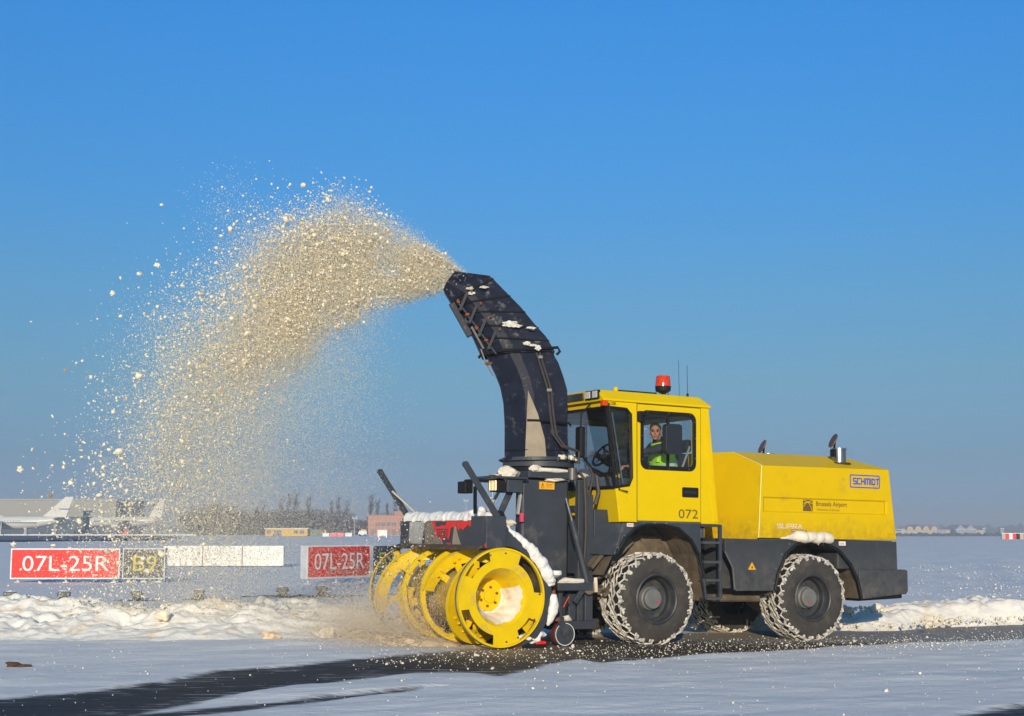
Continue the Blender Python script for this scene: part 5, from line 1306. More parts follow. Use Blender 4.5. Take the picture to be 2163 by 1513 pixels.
# left hangar
HW = mat('hangar_cladding', (.36, .34, .28), .7, var=.05, scale=.05)
GLZ = mat('hangar_glazing', (.06, .085, .12), .3, var=.3, scale=.3)
root = empty('hangar', (-200, 505, gz(-200, 505))); tag(root, 'long pale grey beige hangar behind the airliners', 'hangar')
MB().span((-70, 0, 6.4), (60, 40, 12.3)).build('upper_wall', HW, root); MB().span((-69, 1, -1), (59.5, 39, 6.39)).build('lower_wall', GLZ, root)
MB().span((-70.3, -.3, 12.3), (60.3, 40.3, 12.7)).build('roof', mat('roof_pale', (.42, .42, .40), .7), root)
for k in range(12): MB().span((-66 + k * 10.4, .4, -1), (-65 + k * 10.4, .99, 6.38)).build('column', HW, root)
mb = empty('boarding_stairs', (-133.5, 448, gz(-133.5, 448))); tag(mb, 'dark blue lifting tower between the two airliners', 'lift')
BST = mat('dark_blue_steel', (.04, .07, .14), .5)
MB().span((-.7, -.7, .8), (.9, .7, 7.2)).build('mast', BST, mb); MB().span((-.9, -.9, 7.2), (2.0, .9, 7.7)).build('platform', BST, mb)
MB().span((-3.2, -1.1, .5), (3.6, 1.1, 1.7)).build('chassis', BST, mb, bevel=.1)
for u in (-2.2, 2.4):
    for w in (-1.05, 1.05): MB().cyl((u, w - .15, .45), (u, w + .15, .45), .45, n=14).build('wheel', BLACK, mb)
tug = empty('baggage_tug', (-116.5, 430, gz(-116.5, 430))); tag(tug, 'small red airport tug on the snow beneath the second airliner', 'tug')
MB().span((-1.3, -.7, .35), (1.3, .7, 1.1)).build('body', RED, tug, bevel=.08); MB().span((.1, -.65, 1.1), (1.2, .65, 2.2)).build('cab', mat('tug_cab', (.5, .06, .05), .4), tug, bevel=.1)
for u in (-.85, .85):
    for w in (-.7, .7): MB().cyl((u, w - .12, .33), (u, w + .12, .33), .33, n=14).build('wheel', BLACK, tug)
fn = empty('apron_fence', (-150, 398, gz(-150, 398))); tag(fn, 'low white fence along the edge of the far apron', 'fence')
MB().span((-25, 0, .15), (62, .12, .50)).build('rail', WHITE, fn)
for k in range(30): MB().span((-25 + k * 3, -.03, -.2), (-24.8 + k * 3, .15, .62)).build('post', WHITE, fn)
for x, lab in ((-141.5, 'taller thin pale lamp pole in front of the long airliner'), (-134.8, 'short thin pale lamp pole by the tail of the long airliner'), (-59.6 * 1.0, None)):
    if lab:
        lp_ = empty('lamp_pole', (x, 396, gz(x, 396))); tag(lp_, lab, 'pole', 'thin poles on the apron')
        MB().cyl((0, 0, -.3), (0, 0, 5.5 if x < -140 else 2.2), .12, n=8).build('shaft', WHITE, lp_); MB().box((0, 0, 5.5 if x < -140 else 2.2), (.9, .3, .2)).build('head', WHITE, lp_)
# brick building
BRICK = mat('pink_brick', (.50, .25, .16), .85, var=.06, scale=.6)
bb = empty('brick_building', (-45.3, 450, gz(-45.3, 450))); tag(bb, 'pink brick airport building with a chimney block behind the front beam', 'building')
MB().span((0, 0, -.5), (24, 12, 6.2)).build('wall', BRICK, bb); MB().span((-.2, -.2, 6.2), (24.2, 12.2, 6.45)).build('roof', mat('brick_roof', (.42, .24, .17), .8), bb)
MB().span((8.2, 1, 6.45), (10.8, 4, 7.6)).build('chimney', BRICK, bb)
WIN = mat('dull_window', (.10, .12, .16), .25)
for k in range(6): MB().span((2.4 + k * 1.7 + (.6 if k > 3 else 0), -.06, 3.0), (3.7 + k * 1.7 + (.6 if k > 3 else 0), .05, 4.1)).build('window', WIN, bb)
for k in range(5): MB().span((.8 + k * 2.2, -.05, .2), (2.4 + k * 2.2, .05, 1.9)).build('door', mat('dull_door', (.22, .17, .15), .6), bb)
# yellow site building
YC = mat('cabin_yellow', (.70, .42, .04), .6, var=.06, scale=.4)
yc = empty('site_cabin', (-69, 400, gz(-69, 400))); tag(yc, 'long low yellow cabin building in front of the bare trees', 'cabin')
MB().span((0, 0, -.2), (11.8, 5, 2.0)).build('wall', YC, yc); MB().span((-.3, -.3, 2.0), (12.1, 5.3, 2.22)).build('roof', SNOW, yc)
for a, b in ((.5, 1.6), (2.2, 3.0), (3.2, 4.6), (8.0, 9.1), (9.6, 10.9)): MB().span((a, -.05, .7 if a > 5 or a < 1 else .05), (b, .05, 1.6)).build('window', WIN, yc)
gc = empty('site_cabin', (-56.8, 402, gz(-56.8, 402))); tag(gc, 'dull green container joined to the end of the yellow cabin', 'container')
MB().span((0, 0, -.2), (3.6, 4, 1.9)).build('wall', mat('dull_green', (.16, .20, .15), .7), gc); MB().span((4.0, .0, -.2), (4.6, .6, 1.7)).build('yellow_post', YC, gc)
for k, (x, m_, lab) in enumerate(((-49.4, WHITE, 'cream barrier block, first of the low row past the yellow cabin'), (-47.4, RED, 'red barrier block, second of the low row past the yellow cabin'), (-45.5, RED, 'red barrier block, third of the low row on the snow'), (-43.4, WHITE, 'white barrier block, last of the low row towards the brick building'))):
    b_ = empty('barrier', (x, 380, gz(x, 380))); tag(b_, lab, 'barrier', 'low barriers on the snow')
    MB().loft([[(-.9, -.3, -.1), (.9, -.3, -.1), (.9, .3, -.1), (-.9, .3, -.1)], [(-.9, -.12, .85), (.9, -.12, .85), (.9, .12, .85), (-.9, .12, .85)]]).build('block', m_, b_, bevel=.04); MB().span((-.92, -.13, .86), (.92, .13, .93)).build('snow_cap', SNOW, b_)
cb = empty('equipment_cabinet', (-28.2, 300, gz(-28.2, 300))); tag(cb, 'white equipment cabinet on the snow before the brick building', 'cabinet')
MB().span((0, 0, .30), (2.05, .8, 1.65)).build('box', WHITE, cb, bevel=.04); MB().span((.1, .1, -.3), (.25, .25, .3)).build('leg', STEEL, cb); MB().span((1.8, .1, -.3), (1.95, .25, .3)).build('leg', STEEL, cb)
MB().span((.98, -.03, .4), (1.02, .02, 1.55)).build('door_seam', STEEL, cb)
vn = empty('service_van', (-40.2, 385, gz(-40.2, 385))); tag(vn, 'tiny white van with a yellow top beside the brick building', 'van')
MB().loft([[(-1.1, -.8, .35), (1.2, -.8, .35), (1.2, .8, .35), (-1.1, .8, .35)], [(-1.1, -.8, 1.0), (1.2, -.8, 1.0), (1.2, .8, 1.0), (-1.1, .8, 1.0)], [(-.8, -.7, 1.5), (1.15, -.7, 1.5), (1.15, .7, 1.5), (-.8, .7, 1.5)]]).build('body', WHITE, vn, bevel=.05)
MB().span((-.4, -.5, 1.5), (.9, .5, 1.85)).build('roof_box', YC, vn, bevel=.03)
for u in (-.7, .75):
    for w in (-.75, .75): MB().cyl((u, w - .1, .3), (u, w + .1, .3), .3, n=12).build('wheel', BLACK, vn)
GALV = mat('galvanised', (.42, .43, .44), .5)
for x, y, top, lab in ((-49.5, 450, 5.2, 'slim lamp post standing just beside the brick building'), (-16.1, 500, 11.8, 'tall floodlight mast seen between the two side arms')):
    m_ = empty('lamp_post', (x, y, gz(x, y))); tag(m_, lab, 'lamp post')
    MB().tube([(0, 0, -.3), (0, 0, top)], [.18, .10], 10).build('shaft', GALV, m_); h = MB().box((0, 0, top), (1.6, .5, .3)); h.box((-.6, 0, top + .4), (.5, .5, .4)); h.box((.6, 0, top + .4), (.5, .5, .4)); h.build('lamp_head', GALV, m_)
rm = empty('radio_mast', (-8.2, 600, gz(-8.2, 600))); tag(rm, 'thin white radio mast with a red platform, beside the tower', 'mast')
MB().tube([(0, 0, -.3), (0, 0, 13.5)], [.65, .5], 10).build('shaft', WHITE, rm); MB().lathe([(.3, 13.2), (1.1, 13.6), (1.1, 14.6), (.3, 14.9)], (0, 0, 0), 2, 14).build('platform', mat('mast_red', (.35, .12, .12), .6), rm)
mb = MB(); mb.tube([(0, 0, 14.5), (0, 0, 19)], .12, 6)
for a in range(6): mb.box((1.4 * math.cos(a), 1.4 * math.sin(a), 14.6), (.25, .25, 1.8))
mb.build('aerial', WHITE, rm)
# right hand hangars, far away
BEI = mat('hangar_beige', (.52, .44, .32), .8, var=.05, scale=.1); BEI2 = mat('vault_sand', (.66, .46, .26), .8); BLR = mat('blue_roof', (.13, .17, .26), .6); GRW = mat('grey_wall', (.33, .35, .36), .7)
g9 = gz(255, 900)
h1 = empty('vaulted_hangar', (241, 900, g9)); tag(h1, 'low beige hangar with a row of four vaulted roofs, behind the truck tail', 'hangar')
MB().span((6, 0, -.5), (26.2, 22, 3.7)).build('wall', BEI, h1)
for k in range(4):
    c = 9.6 + k * 5.05; mb = MB(); n = 12; pr = [(c + 2.0 * math.cos(PI * q / n), 3.7 + 2.3 * math.sin(PI * q / n)) for q in range(n + 1)]
    mb.plate(pr, [], (0, .3, 0), (1, 0, 0), (0, 0, 1), 21); mb.build('vault', BEI2, h1)
a2 = MB().span((0, -.5, -.5), (5.95, 10, 4.4)).build('office_wing', mat('office_cream', (.58, .52, .42), .8), h1)
for z in (1.2, 3.0): MB().span((.3, -.6, z), (3.6, -.45, z + .8)).build('window', WIN, a2)
h2 = empty('arched_hangar', (267.6, 905, g9)); tag(h2, 'hangar with a broad blue arched roof behind the vaulted hangar', 'hangar')
MB().span((0, 0, -.5), (9.8, 22, 4.0)).build('wall', GRW, h2)
mb = MB(); n = 16; mb.plate([(-2.5 + 9 * math.cos(PI * q / n), 4.6 + 2.6 * math.sin(PI * q / n)) for q in range(n + 1)], [], (0, 8, 0), (1, 0, 0), (0, 0, 1), 26); mb.build('roof', BLR, h2)
MB().span((6.6, -.4, -.5), (8.6, .0, 3.7)).build('door', BEI2, h2)
h3 = empty('gabled_hangar', (279.2, 900, g9)); tag(h3, 'pale grey hangar with twin pointed gables on the horizon', 'hangar')
MB().span((0, 0, -.5), (12.6, 24, 4.0)).build('wall', GRW, h3)
for c in (3.2, 9.3): MB().plate([(c - 3.0, 4.0), (c + 3.0, 4.0), (c, 7.0)], [], (0, .2, 0), (1, 0, 0), (0, 0, 1), 23).build('gable', mat('gable_grey', (.36, .36, .35), .7), h3)
MB().span((-.4, -.5, 4.0), (13.0, .15, 4.3)).build('eaves', WHITE, h3)
MB().span((12.7, 0, -.5), (17.5, 8, 3.6)).build('annexe', BEI, h3)
for x, lab in ((298, 'small pale tower block just past the gabled hangar'), (309.5, 'farther small pale tower standing alone on the horizon')):
    t_ = empty('tower_block', (x, 905, gz(x, 905))); tag(t_, lab, 'tower'); MB().span((-.5, 0, -.5), (1.6, 3, 4.6)).build('wall', GRW, t_); MB().span((-.7, -.2, 4.6), (1.8, 3.2, 4.9)).build('roof', WHITE, t_)
mkb = empty('marker_board', (84.2, 246, gz(84.2, 246))); tag(mkb, 'low red and cream striped barrier board far behind the truck tail', 'barrier')
for k, m_ in enumerate((BEI, RED, WHITE, RED, BLACK, BEI, RED, BEI, RED)):
    MB().span((k * .62, 0, -.1), (k * .62 + .61, .5, .95)).build('panel', m_, mkb)
MB().span((-.1, -.05, .95), (5.7, .55, 1.03)).build('snow_cap', SNOW, mkb)

# ---- trees
TWIG = mat('bare_twigs', (.085, .068, .070), .9, var=.2, scale=.5); BARK = mat('tree_bark', (.07, .055, .05), .9); EVERG = mat('evergreen_needles', (.028, .038, .035), .9, var=.4, scale=.8)
def twig_crown(kind, seed):
    rn = random.Random(seed); V = []; Fc = []
    def tw(p, q, r):
        d = (q - p).normalized(); x = d.cross(Vector((rn.uniform(-1, 1), rn.uniform(-1, 1), .3))).normalized() * r; y = d.cross(x)
        o = len(V); V.extend([p + x, p - x * .5 + y * .87, p - x * .5 - y * .87, q]); Fc.extend([(o, o + 1, o + 3), (o + 1, o + 2, o + 3), (o + 2, o, o + 3)])
    def grow(p, d, L, lev):
        q = p + d * L; tw(p, q, (.16, .10, .06, .045)[lev])
        if lev == 3: return
        for k in range((0, 6, 7)[lev] if lev else 0): pass
        for k in range((7, 6, 6)[lev]):
            t = rn.uniform(.25, 1); s = (.75, .55)[kind == 'poplar']
            nd = (d + Vector((rn.uniform(-1, 1), rn.uniform(-1, 1), rn.uniform(-.35, .7))) * s).normalized()
            grow(p + d * L * t, nd, L * rn.uniform(.42, .62), lev + 1)
    if kind == 'poplar':
        for k in range(26):
            z = rn.uniform(1.5, 11.5); a = rn.uniform(0, 6.28); grow(Vector((0, 0, z)), Vector((math.cos(a) * .32, math.sin(a) * .32, 1)).normalized(), rn.uniform(1.6, 2.6), 1)
    else:
        for k in range(9):
            z = rn.uniform(2.2, 6); a = rn.uniform(0, 6.28); grow(Vector((0, 0, z)), Vector((math.cos(a), math.sin(a), rn.uniform(.5, 1.6))).normalized(), rn.uniform(2.6, 4.2), 0 if k < 4 else 1)
    me = bpy.data.meshes.new('crown'); me.from_pydata([tuple(v) for v in V], [], Fc); me.update(); me.materials.append(TWIG); return me
def ever_crown(seed, sx, h):
    rn = random.Random(seed); V = []; Fc = []
    for k in range(1500):
        z = rn.random() ** .8; rad = sx * (1 - z) ** .7 * math.sqrt(rn.random()) * (1 + .25 * math.sin(z * 19)); a = rn.uniform(0, 6.28); c = Vector((rad * math.cos(a), rad * math.sin(a), .4 + z * h)); o = len(V); s = rn.uniform(.15, .42)
        for q in range(3): V.append(c + Vector((rn.uniform(-s, s), rn.uniform(-s, s), rn.uniform(-s, s) * .7)))
        Fc.append((o, o + 1, o + 2))
    me = bpy.data.meshes.new('crown'); me.from_pydata([tuple(v) for v in V], [], Fc); me.update(); me.materials.append(EVERG); return me
CR = {'bare': [twig_crown('bare', s) for s in (1, 2, 3)], 'poplar': [twig_crown('poplar', s) for s in (4, 5)], 'ever': [ever_crown(6, 2.6, 8), ever_crown(7, 3.4, 6.5)]}
TR = {}
for k_, h in (('bare', 6.5), ('poplar', 12), ('ever', 3)):
    mb = MB().tube([(0, 0, -.4), (0, 0, h * .5), (.1, 0, h)], [.28, .18, .06], 7); me = bpy.data.meshes.new('trunk'); me.from_pydata(mb.v, [], mb.f); me.update(); me.materials.append(BARK); TR[k_] = me
TREES = [('bare', 400, 1.0), ('bare', 418, 1.1), ('bare', 437, 1.22), ('bare', 455, 1.15), ('bare', 470, 1.3), ('bare', 486, 1.28), ('bare', 503, 1.12), ('ever', 520, 1.0), ('bare', 532, .95), ('ever', 548, 1.05), ('poplar', 560, .86), ('bare', 572, .95), ('bare', 588, 1.0), ('poplar', 598, .95), ('poplar', 612, 1.0), ('poplar', 627, 1.06), ('ever', 640, 1.1), ('poplar', 655, .98), ('ever', 662, 1.0), ('bare', 676, .8), ('bare', 694, .78), ('poplar', 704, .92), ('poplar', 716, 1.0), ('bare', 724, .7), ('poplar', 734, .84), ('bare', 748, .6), ('bare', 764, .62), ('poplar', 784, .98), ('poplar', 799, .92), ('bare', 806, .72), ('poplar', 820, .78), ('poplar', 838, .92), ('poplar', 850, .9), ('bare', 412, .9), ('bare', 446, .9), ('bare', 478, .95), ('bare', 512, .85)]
TLAB = {'bare': 'bare grey brown winter tree with spreading twigs in the hazy row on the horizon', 'poplar': 'narrow upright bare poplar in the hazy tree row on the horizon', 'ever': 'dense dark evergreen standing low among the bare trees on the horizon'}
rn = random.Random(12)
for k_, px, s in TREES:
    y = 480 + rn.uniform(-12, 40); x = (px - 1081.5) / 3000 * y
    t = empty(k_ == 'ever' and 'evergreen_tree' or (k_ == 'poplar' and 'poplar_tree' or 'bare_tree'), (x, y, gz(x, y)), (0, 0, rn.uniform(0, 6.28))); t.scale = (s * rn.uniform(.9, 1.1), s * rn.uniform(.9, 1.1), s)
    tag(t, TLAB[k_], 'tree', {'bare': 'bare trees on the horizon', 'poplar': 'bare poplars on the horizon', 'ever': 'evergreens on the horizon'}[k_])
    for nm, me in (('trunk', TR[k_]), ('crown', rn.choice(CR[k_]))):
        o = bpy.data.objects.new(nm, me); col.objects.link(o); o.parent = t
# woods and hedges that read as one mass
WOOD = mat('distant_woods', (.055, .055, .065), .95, var=.3, scale=.05)
rng = np.random.default_rng(7)
def ico(sub):
    bm = bmesh.new(); bmesh.ops.create_icosphere(bm, subdivisions=sub, radius=1.0); V = np.array([v.co[:] for v in bm.verts]); Fi = np.array([[v.index for v in f.verts] for f in bm.faces]); bm.free(); return V, Fi
ICO1, ICO2 = ico(1), ico(2)
TET = (np.array([(1, 1, 1), (-1, -1, 1), (-1, 1, -1), (1, -1, -1)]) / 1.3, np.array([(0, 2, 1), (0, 1, 3), (0, 3, 2), (1, 2, 3)]))
def rot_mats(n):
    q = rng.normal(size=(n, 4)); q /= np.linalg.norm(q, axis=1)[:, None]; w, x, y, z = q.T
    return np.stack([1 - 2 * (y * y + z * z), 2 * (x * y - z * w), 2 * (x * z + y * w), 2 * (x * y + z * w), 1 - 2 * (x * x + z * z), 2 * (y * z - x * w), 2 * (x * z - y * w), 2 * (y * z + x * w), 1 - 2 * (x * x + y * y)], -1).reshape(n, 3, 3)
def scatter(tmpl, P, S, jit=.25, rot=True):
    V, Fi = tmpl; n = len(P)
    J = 1 + rng.normal(0, jit, (n, len(V), 1)) if jit else 1
    X = V[None] * J * np.asarray(S).reshape(n, 1, -1)
    if rot: X = np.einsum('nij,nvj->nvi', rot_mats(n), X)
    X = X + P[:, None]
    return X.reshape(-1, 3), (Fi[None] + (np.arange(n) * len(V))[:, None, None]).reshape(-1, 3)
def woods(name, n, xr, yr, hr, m, sy=1.0):
    x = rng.uniform(*xr, n); y = rng.uniform(*yr, n); s = rng.uniform(*hr, n); P = np.stack([x, y, ground_h(x, y) + s * .35], -1)
    V, Fi = scatter(ICO1, P, np.stack([s * 1.1, s, s * .8], -1), .3, False); return np_mesh(name, V, Fi, m)
tag(woods('distant_woods', 900, (-1100, 1100), (1500, 1900), (3, 9), WOOD), 'bluish line of far off woods along the horizon', 'woods', kind='stuff')
tag(woods('distant_hedge', 420, (196, 330), (800, 880), (.7, 1.7), WOOD), 'dark hedge line in front of the far hangars', 'hedge', kind='stuff')
n = 32000; x = rng.uniform(-118, -36, n); y = rng.uniform(515, 548, n); top = 4.4 + 5.6 * fbm(x * .11, y * .02, 303, 3) - 1.6 * (x > -60); z = top * rng.random(n) ** 1.3; hgt = rng.uniform(.5, 1.7, n); lean = rng.normal(0, .5, (n, 2)); wd = rng.uniform(.05, .13, n)
b0 = np.stack([x, y, ground_h(x, y) + z], -1); a_ = rng.uniform(0, 6.28, n); dv = np.stack([np.cos(a_) * wd, np.sin(a_) * wd, 0 * wd], -1)
V = np.stack([b0 - dv, b0 + dv, b0 + np.stack([lean[:, 0] * hgt, lean[:, 1] * hgt, hgt], -1)], 1).reshape(-1, 3)
tag(np_mesh('thicket', V, np.arange(3 * n).reshape(-1, 3), TWIG), 'continuous thicket of bare twigs between the tree trunks', 'thicket', kind='stuff')
tag(woods('undergrowth', 700, (-118, -36), (520, 545), (1.0, 2.6), mat('undergrowth_brown', (.06, .055, .055), .95, var=.3, scale=.3)), 'dark undergrowth beneath the bare tree row', 'undergrowth', kind='stuff')

# ================================================================== SNOW IN THE AIR AND ON THE GROUND
def plume(n, nc, kl, ku, amax, pw, spread, a0=0, a1=38):
    s = rng.uniform(0, 1, nc); ang = np.radians(a0 + s * (a1 - a0) + np.clip(rng.normal(0, 4, nc), -7, 5)); v = 10.3 + np.clip(rng.normal(0, .8, nc), -1.8, 1.3) + 1.0 * s
    k = rng.uniform(kl, ku, nc); age = rng.uniform(0, 1, nc) ** pw * amax
    beat = np.sin(age * 2 * np.pi / .12 + 1.0); v = v + .6 * beat * s; ang = ang + np.radians(3) * beat * s
    age = age + .035 * np.sin(age * 2 * np.pi / .16) * np.exp(-age * 1.6)
    i = (rng.random(n) ** 1.6 * nc).astype(int); sp = rng.normal(0, 1, (n, 3))
    an = ang[i] + rng.normal(0, .05, n); vi = v[i] + rng.normal(0, .28, n); ki = k[i] * np.exp(rng.normal(0, .16, n)); ai = np.clip(age[i] + rng.normal(0, .03, n), 0, None)
    P = np.stack([-.58 - .38 * (1 - s[i]), CY + rng.normal(0, .15, n), 5.26 + .18 * s[i] + rng.normal(0, .03, n)], 1)
    az = .36 + rng.normal(0, .05, n); V = np.stack([-vi * np.cos(an) * np.cos(az), vi * np.cos(an) * np.sin(az), vi * np.sin(an)], 1); T = np.zeros(n)
    for st in range(120):
        d = np.clip(ai - T, 0, .02)
        if not d.any(): break
        q = np.linalg.norm(V, axis=1)
        V[:, 0] -= ki * q * V[:, 0] * d; V[:, 1] -= ki * q * V[:, 1] * d; V[:, 2] -= (ki * q * V[:, 2] + 9.81) * d
        P += V * d[:, None]; T += d
    P += sp * (np.minimum(ai, 1.6) * spread)[:, None] * np.array([1, 1, .8])
    ok = P[:, 2] > ground_h(P[:, 0], P[:, 1]) + .03
    return P[ok], ai[ok]
parts = []
P, a = plume(210000, 900, .19, .46, 1.85, .75, .19); parts.append(scatter(TET, P, rng.uniform(.0030, .0062, (len(P), 1)), 0))
P, a = plume(60000, 1200, .35, 1.0, 1.9, .9, .3, -4, 38); parts.append(scatter(TET, P, rng.uniform(.0030, .0060, (len(P), 1)), 0))
P, a = plume(80000, 220, .18, .36, .55, .85, .085); parts.append(scatter(TET, P, rng.uniform(.0034, .0078, (len(P), 1)), .15))
P, a = plume(50000, 200, .16, .30, 1.2, .7, .035); parts.append(scatter(TET, P, rng.uniform(.0036, .0085, (len(P), 1)), .15))
P, a = plume(11000, 130, .18, .32, .6, .8, .05); S = np.exp(rng.normal(math.log(.0086), .50, (len(P), 1))) * rng.uniform(.6, 1.4, (len(P), 3)); parts.append(scatter(ICO1, P, S, .30))
P, a = plume(15000, 700, .15, .36, 1.75, .75, .12); S = np.exp(rng.normal(math.log(.0070), .45, (len(P), 1))) * rng.uniform(.6, 1.4, (len(P), 3)); parts.append(scatter(ICO1, P, S, .30))
P, a = plume(5500, 170, .14, .25, 1.3, .7, .045); S = np.exp(rng.normal(math.log(.0094), .50, (len(P), 1))) * rng.uniform(.6, 1.4, (len(P), 3)); parts.append(scatter(ICO1, P, S, .30))
P, a = plume(800, 500, .12, .22, 1.6, .85, .13); S = np.exp(rng.normal(math.log(.015), .45, (len(P), 1))) * rng.uniform(.5, 1.4, (len(P), 3)); parts.append(scatter(ICO2, P, S, .16))
def merge(parts):
    Vs, Fs, o = [], [], 0
    for V, Fi in parts: Vs.append(V); Fs.append(Fi + o); o += len(V)
    return np.concatenate(Vs), np.concatenate(Fs)
V, Fi = merge(parts)
tag(np_mesh('snow_plume', V, Fi, SPRAYM), 'arching plume of cream coloured snow thrown from the chute over the signs', 'snow plume', kind='stuff')
# spray and dust around the augers
DUSTM = mat('tan_snow_dust', (.92, .79, .60), .9, var=.1, trans=.05)
n = 70000
u = -3.2 - np.abs(rng.normal(0, .7, n)) + rng.normal(0, .25, n); w = rng.normal(1.7, .95, n); z = np.abs(rng.normal(0, .42, n)) + .02
m_ = (w < 3.6) & (w > .35) & (u < -2.2)
Lp = np.stack([u, w, z], -1)[m_]; RM = np.array(TM.to_3x3()); Pw = Lp @ RM.T + np.array([TX, TY, TZ])
pr1 = scatter(TET, Pw, rng.uniform(.002, .0052, (len(Pw), 1)), 0)
n = 600; Lp = np.stack([-3.1 + rng.normal(0, .4, n), rng.normal(1.7, .6, n), .9 + np.abs(rng.normal(0, .4, n))], -1); Lp = Lp[(Lp[:, 1] > .5)]; Pw = Lp @ RM.T + np.array([TX, TY, TZ]); pr2 = scatter(ICO1, Pw, np.exp(rng.normal(math.log(.0065), .4, (len(Pw), 1))), .25)
V, Fi = merge([pr1, pr2]); tag(np_mesh('snow_dust', V, Fi, DUSTM), 'tan snow dust whirling around the lower half of the yellow augers', 'snow dust', kind='stuff')
# churned heap the augers bite into
mb = MB(); rn = random.Random(6)
for k in range(16):
    w = .55 + 2.5 * k / 15; u = -3.42 + rn.uniform(-.1, .1); mb.blob((u, w, .0), (.40, .30, .13 * rn.uniform(.5, 1.2)), 100 + k, .25, 3, 2.6)
mb.v = [tuple(TM @ Vector(p)) for p in mb.v]
tag(mb.build('snow_heap', mat('heap_snow', (.56, .44, .29), .85, var=.12, scale=4, bump=.6, bump_scale=20), smooth=True), 'low tan heap of churned snow in front of the augers', 'snow heap', kind='stuff')
# grains scattered over the tarmac and the snow
n = 3000
u = rng.uniform(-5, 7.5, n); w = -.9 + rng.normal(0, .85, n); gx = TX + u * DU[0] + w * DW[0]; gy = TY + u * DU[1] + w * DW[1]
n2 = 900; gx = np.concatenate([gx, rng.uniform(-6.5, 8.5, n2)]); gy = np.concatenate([gy, rng.uniform(12.6, 23, n2)])
S = np.exp(rng.normal(math.log(.0050), .50, (len(gx), 1))) * rng.uniform(.8, 1.25, (len(gx), 3)); P = np.stack([gx, gy, ground_h(gx, gy) + S[:, 2] * .4], -1)
V, Fi = scatter(ICO1, P, S, .2); tag(np_mesh('snow_grains', V, Fi, SNOWD), 'crumbs of snow scattered over the wet tarmac and the smooth snow', 'snow crumbs', kind='stuff')
n = 8000; gx = np.concatenate([rng.uniform(1.5, 14, 4000), rng.uniform(6.2, 22, 4000)]); gy = np.concatenate([24.6 + .205 * gx[:4000] + rng.normal(0, .5, 4000), 33 + 27 * rng.random(4000) ** 1.5])
zz = np.where(np.arange(n) < 4000, .1 + .25 * np.exp(-((gy - 24.9 - .205 * gx) / .5) ** 2), .05); S = np.where(np.arange(n) < 4000, 1, .62)[:, None] * np.exp(rng.normal(math.log(.013), .6, (n, 1))) * rng.uniform(.8, 1.25, (n, 3)); P = np.stack([gx, gy, np.where(np.arange(n) < 4000, base_h(gx, gy) + zz, ground_h(gx, gy) + .01)], -1)
V, Fi = scatter(ICO1, P, S, .2); tag(np_mesh('snow_rubble', V, Fi, SNOWD), 'broken snow rubble on the bank and field behind the truck', 'snow rubble', kind='stuff')
# lumps that fly alone
FLY = [(-5.38, 5.65, .050, 'largest lone snow lump in the sky, highest beside the plume'), (-6.04, 5.22, .042, 'lone pointed snow lump a little below the largest flying lump'), (-7.33, 2.56, .052, 'lone snow lump low in the sky near the picture edge, above the hangar'),
       (-6.32, 3.95, .034, 'white lump flying level with the middle of the plume, beside it'), (-6.71, 4.05, .030, 'brownish lump flying farther out than any other at mid height'), (-6.55, 4.16, .022, 'small white flake just beside the brownish lump'), (-6.87, 2.17, .044, 'tan snow lump flying just above the airliner tail'),
       (-7.38, 1.45, .046, 'white snow lump flying above the corner of the wide red sign'), (-6.34, 3.55, .022, 'small tan crumb flying below the level white lump'), (-2.37, 6.86, .018, 'tiny snow crumb alone above the top of the plume')]
for k, (x, z, r, lab) in enumerate(FLY):
    o = MB().blob((0, 0, 0), (r * .8, r * .6, r * .68), 200 + k, .38, 3, 2.6).build('snow_lump', SPRAYM if k not in (4, 6) else mat('brown_snow', (.45, .31, .18), .9, var=.3, scale=20), smooth=False)
    o.location = (x, 21.2, z); o.rotation_euler = (k, k * 2.1, k * .7); tag(o, lab, 'snow lump', 'snow lumps flying alone')
LUMPM = mat('ochre_lump', (.80, .60, .38), .85, var=.2, scale=9, bump=.5, bump_scale=25)
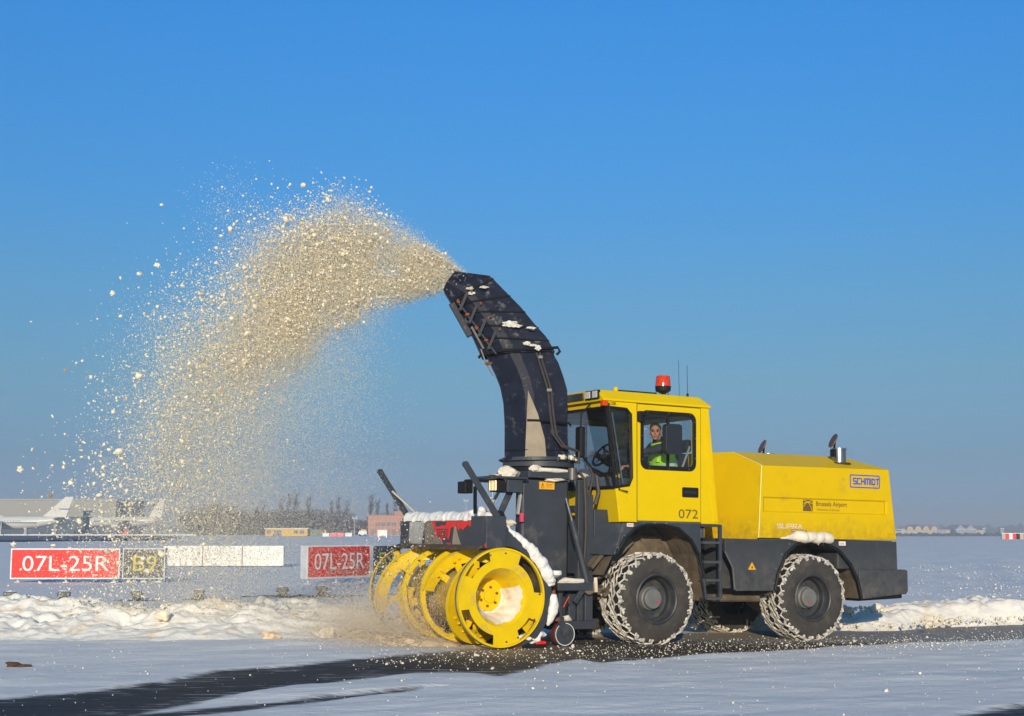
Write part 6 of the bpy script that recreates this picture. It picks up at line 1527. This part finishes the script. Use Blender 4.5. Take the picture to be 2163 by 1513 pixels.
for k, (x, y, dz, r, m_, lab) in enumerate(((-3.50, 20.95, .05, .15, LUMPM, 'ochre snow lump at the foot of the bank, closer to the augers than the others'), (-2.75, 21.2, .08, .17, SNOWD, 'pale round snow lump on the ground in front of the augers'), (-5.35, 22.0, .33, .15, mat('pale_ochre', (.86, .74, .55), .85, var=.15, scale=12), 'pale ochre lump half way up the snow bank'))):
    o = MB().blob((0, 0, 0), (r * .8, r * .6, r * .55), 300 + k, .26, 3, 2.2).build('snow_clod', m_, smooth=True); o.location = (x, y, float(base_h(x, y)) + dz); tag(o, lab, 'snow lump', 'lumps on the snow bank')
o = MB().blob((0, 0, 0), (.09, .06, .035), 9, .3, 3).blob((.14, -.02, -.015), (.09, .05, .02), 12, .3, 2).build('dirt_clod', mat('dark_dirt', (.10, .05, .025), .9)); o.location = (-6.05, 17.55, gz(-6.05, 17.55) + .03); tag(o, 'dark brown dirt clod lying on the smooth snow in front of the bank', 'clod')

# ================================================================== winter haze
hz = MB().span((-2700, -80, -8), (2700, 2650, 24)).build('haze', None)
hm_ = bpy.data.materials.new('haze_air'); hm_.use_nodes = True; hN, hL = hm_.node_tree.nodes, hm_.node_tree.links; hN.clear()
ho_ = hN.new('ShaderNodeOutputMaterial'); pv = hN.new('ShaderNodeVolumePrincipled'); pv.inputs['Color'].default_value = (.80, .88, 1.0, 1); pv.inputs['Density'].default_value = .0009; pv.inputs['Anisotropy'].default_value = 0.0
hL.new(pv.outputs[0], ho_.inputs['Volume']); hz.data.materials.append(hm_)
tag(hz, 'thin blue winter haze over the whole airfield', 'haze', kind='stuff')

# far-apart pieces of one part become parts of their own
KEEP = {'snow_chain', 'airport_name', 'airport_slogan', 'maker_name', 'fleet_number', 'model_name', 'model_number', 'lettering', 'warning_symbol', 'digits', 'runway_lines', 'grille', 'crown', 'cabin_windows', 'snow_roll', 'snow_ledge', 'body', 'hair', 'jacket', 'vest', 'trousers'}
for o in [o for o in col.objects if o.type == 'MESH' and o.parent is not None]:
    if o.name.split('.')[0] not in KEEP and o.data.users == 1: split_pieces(o)
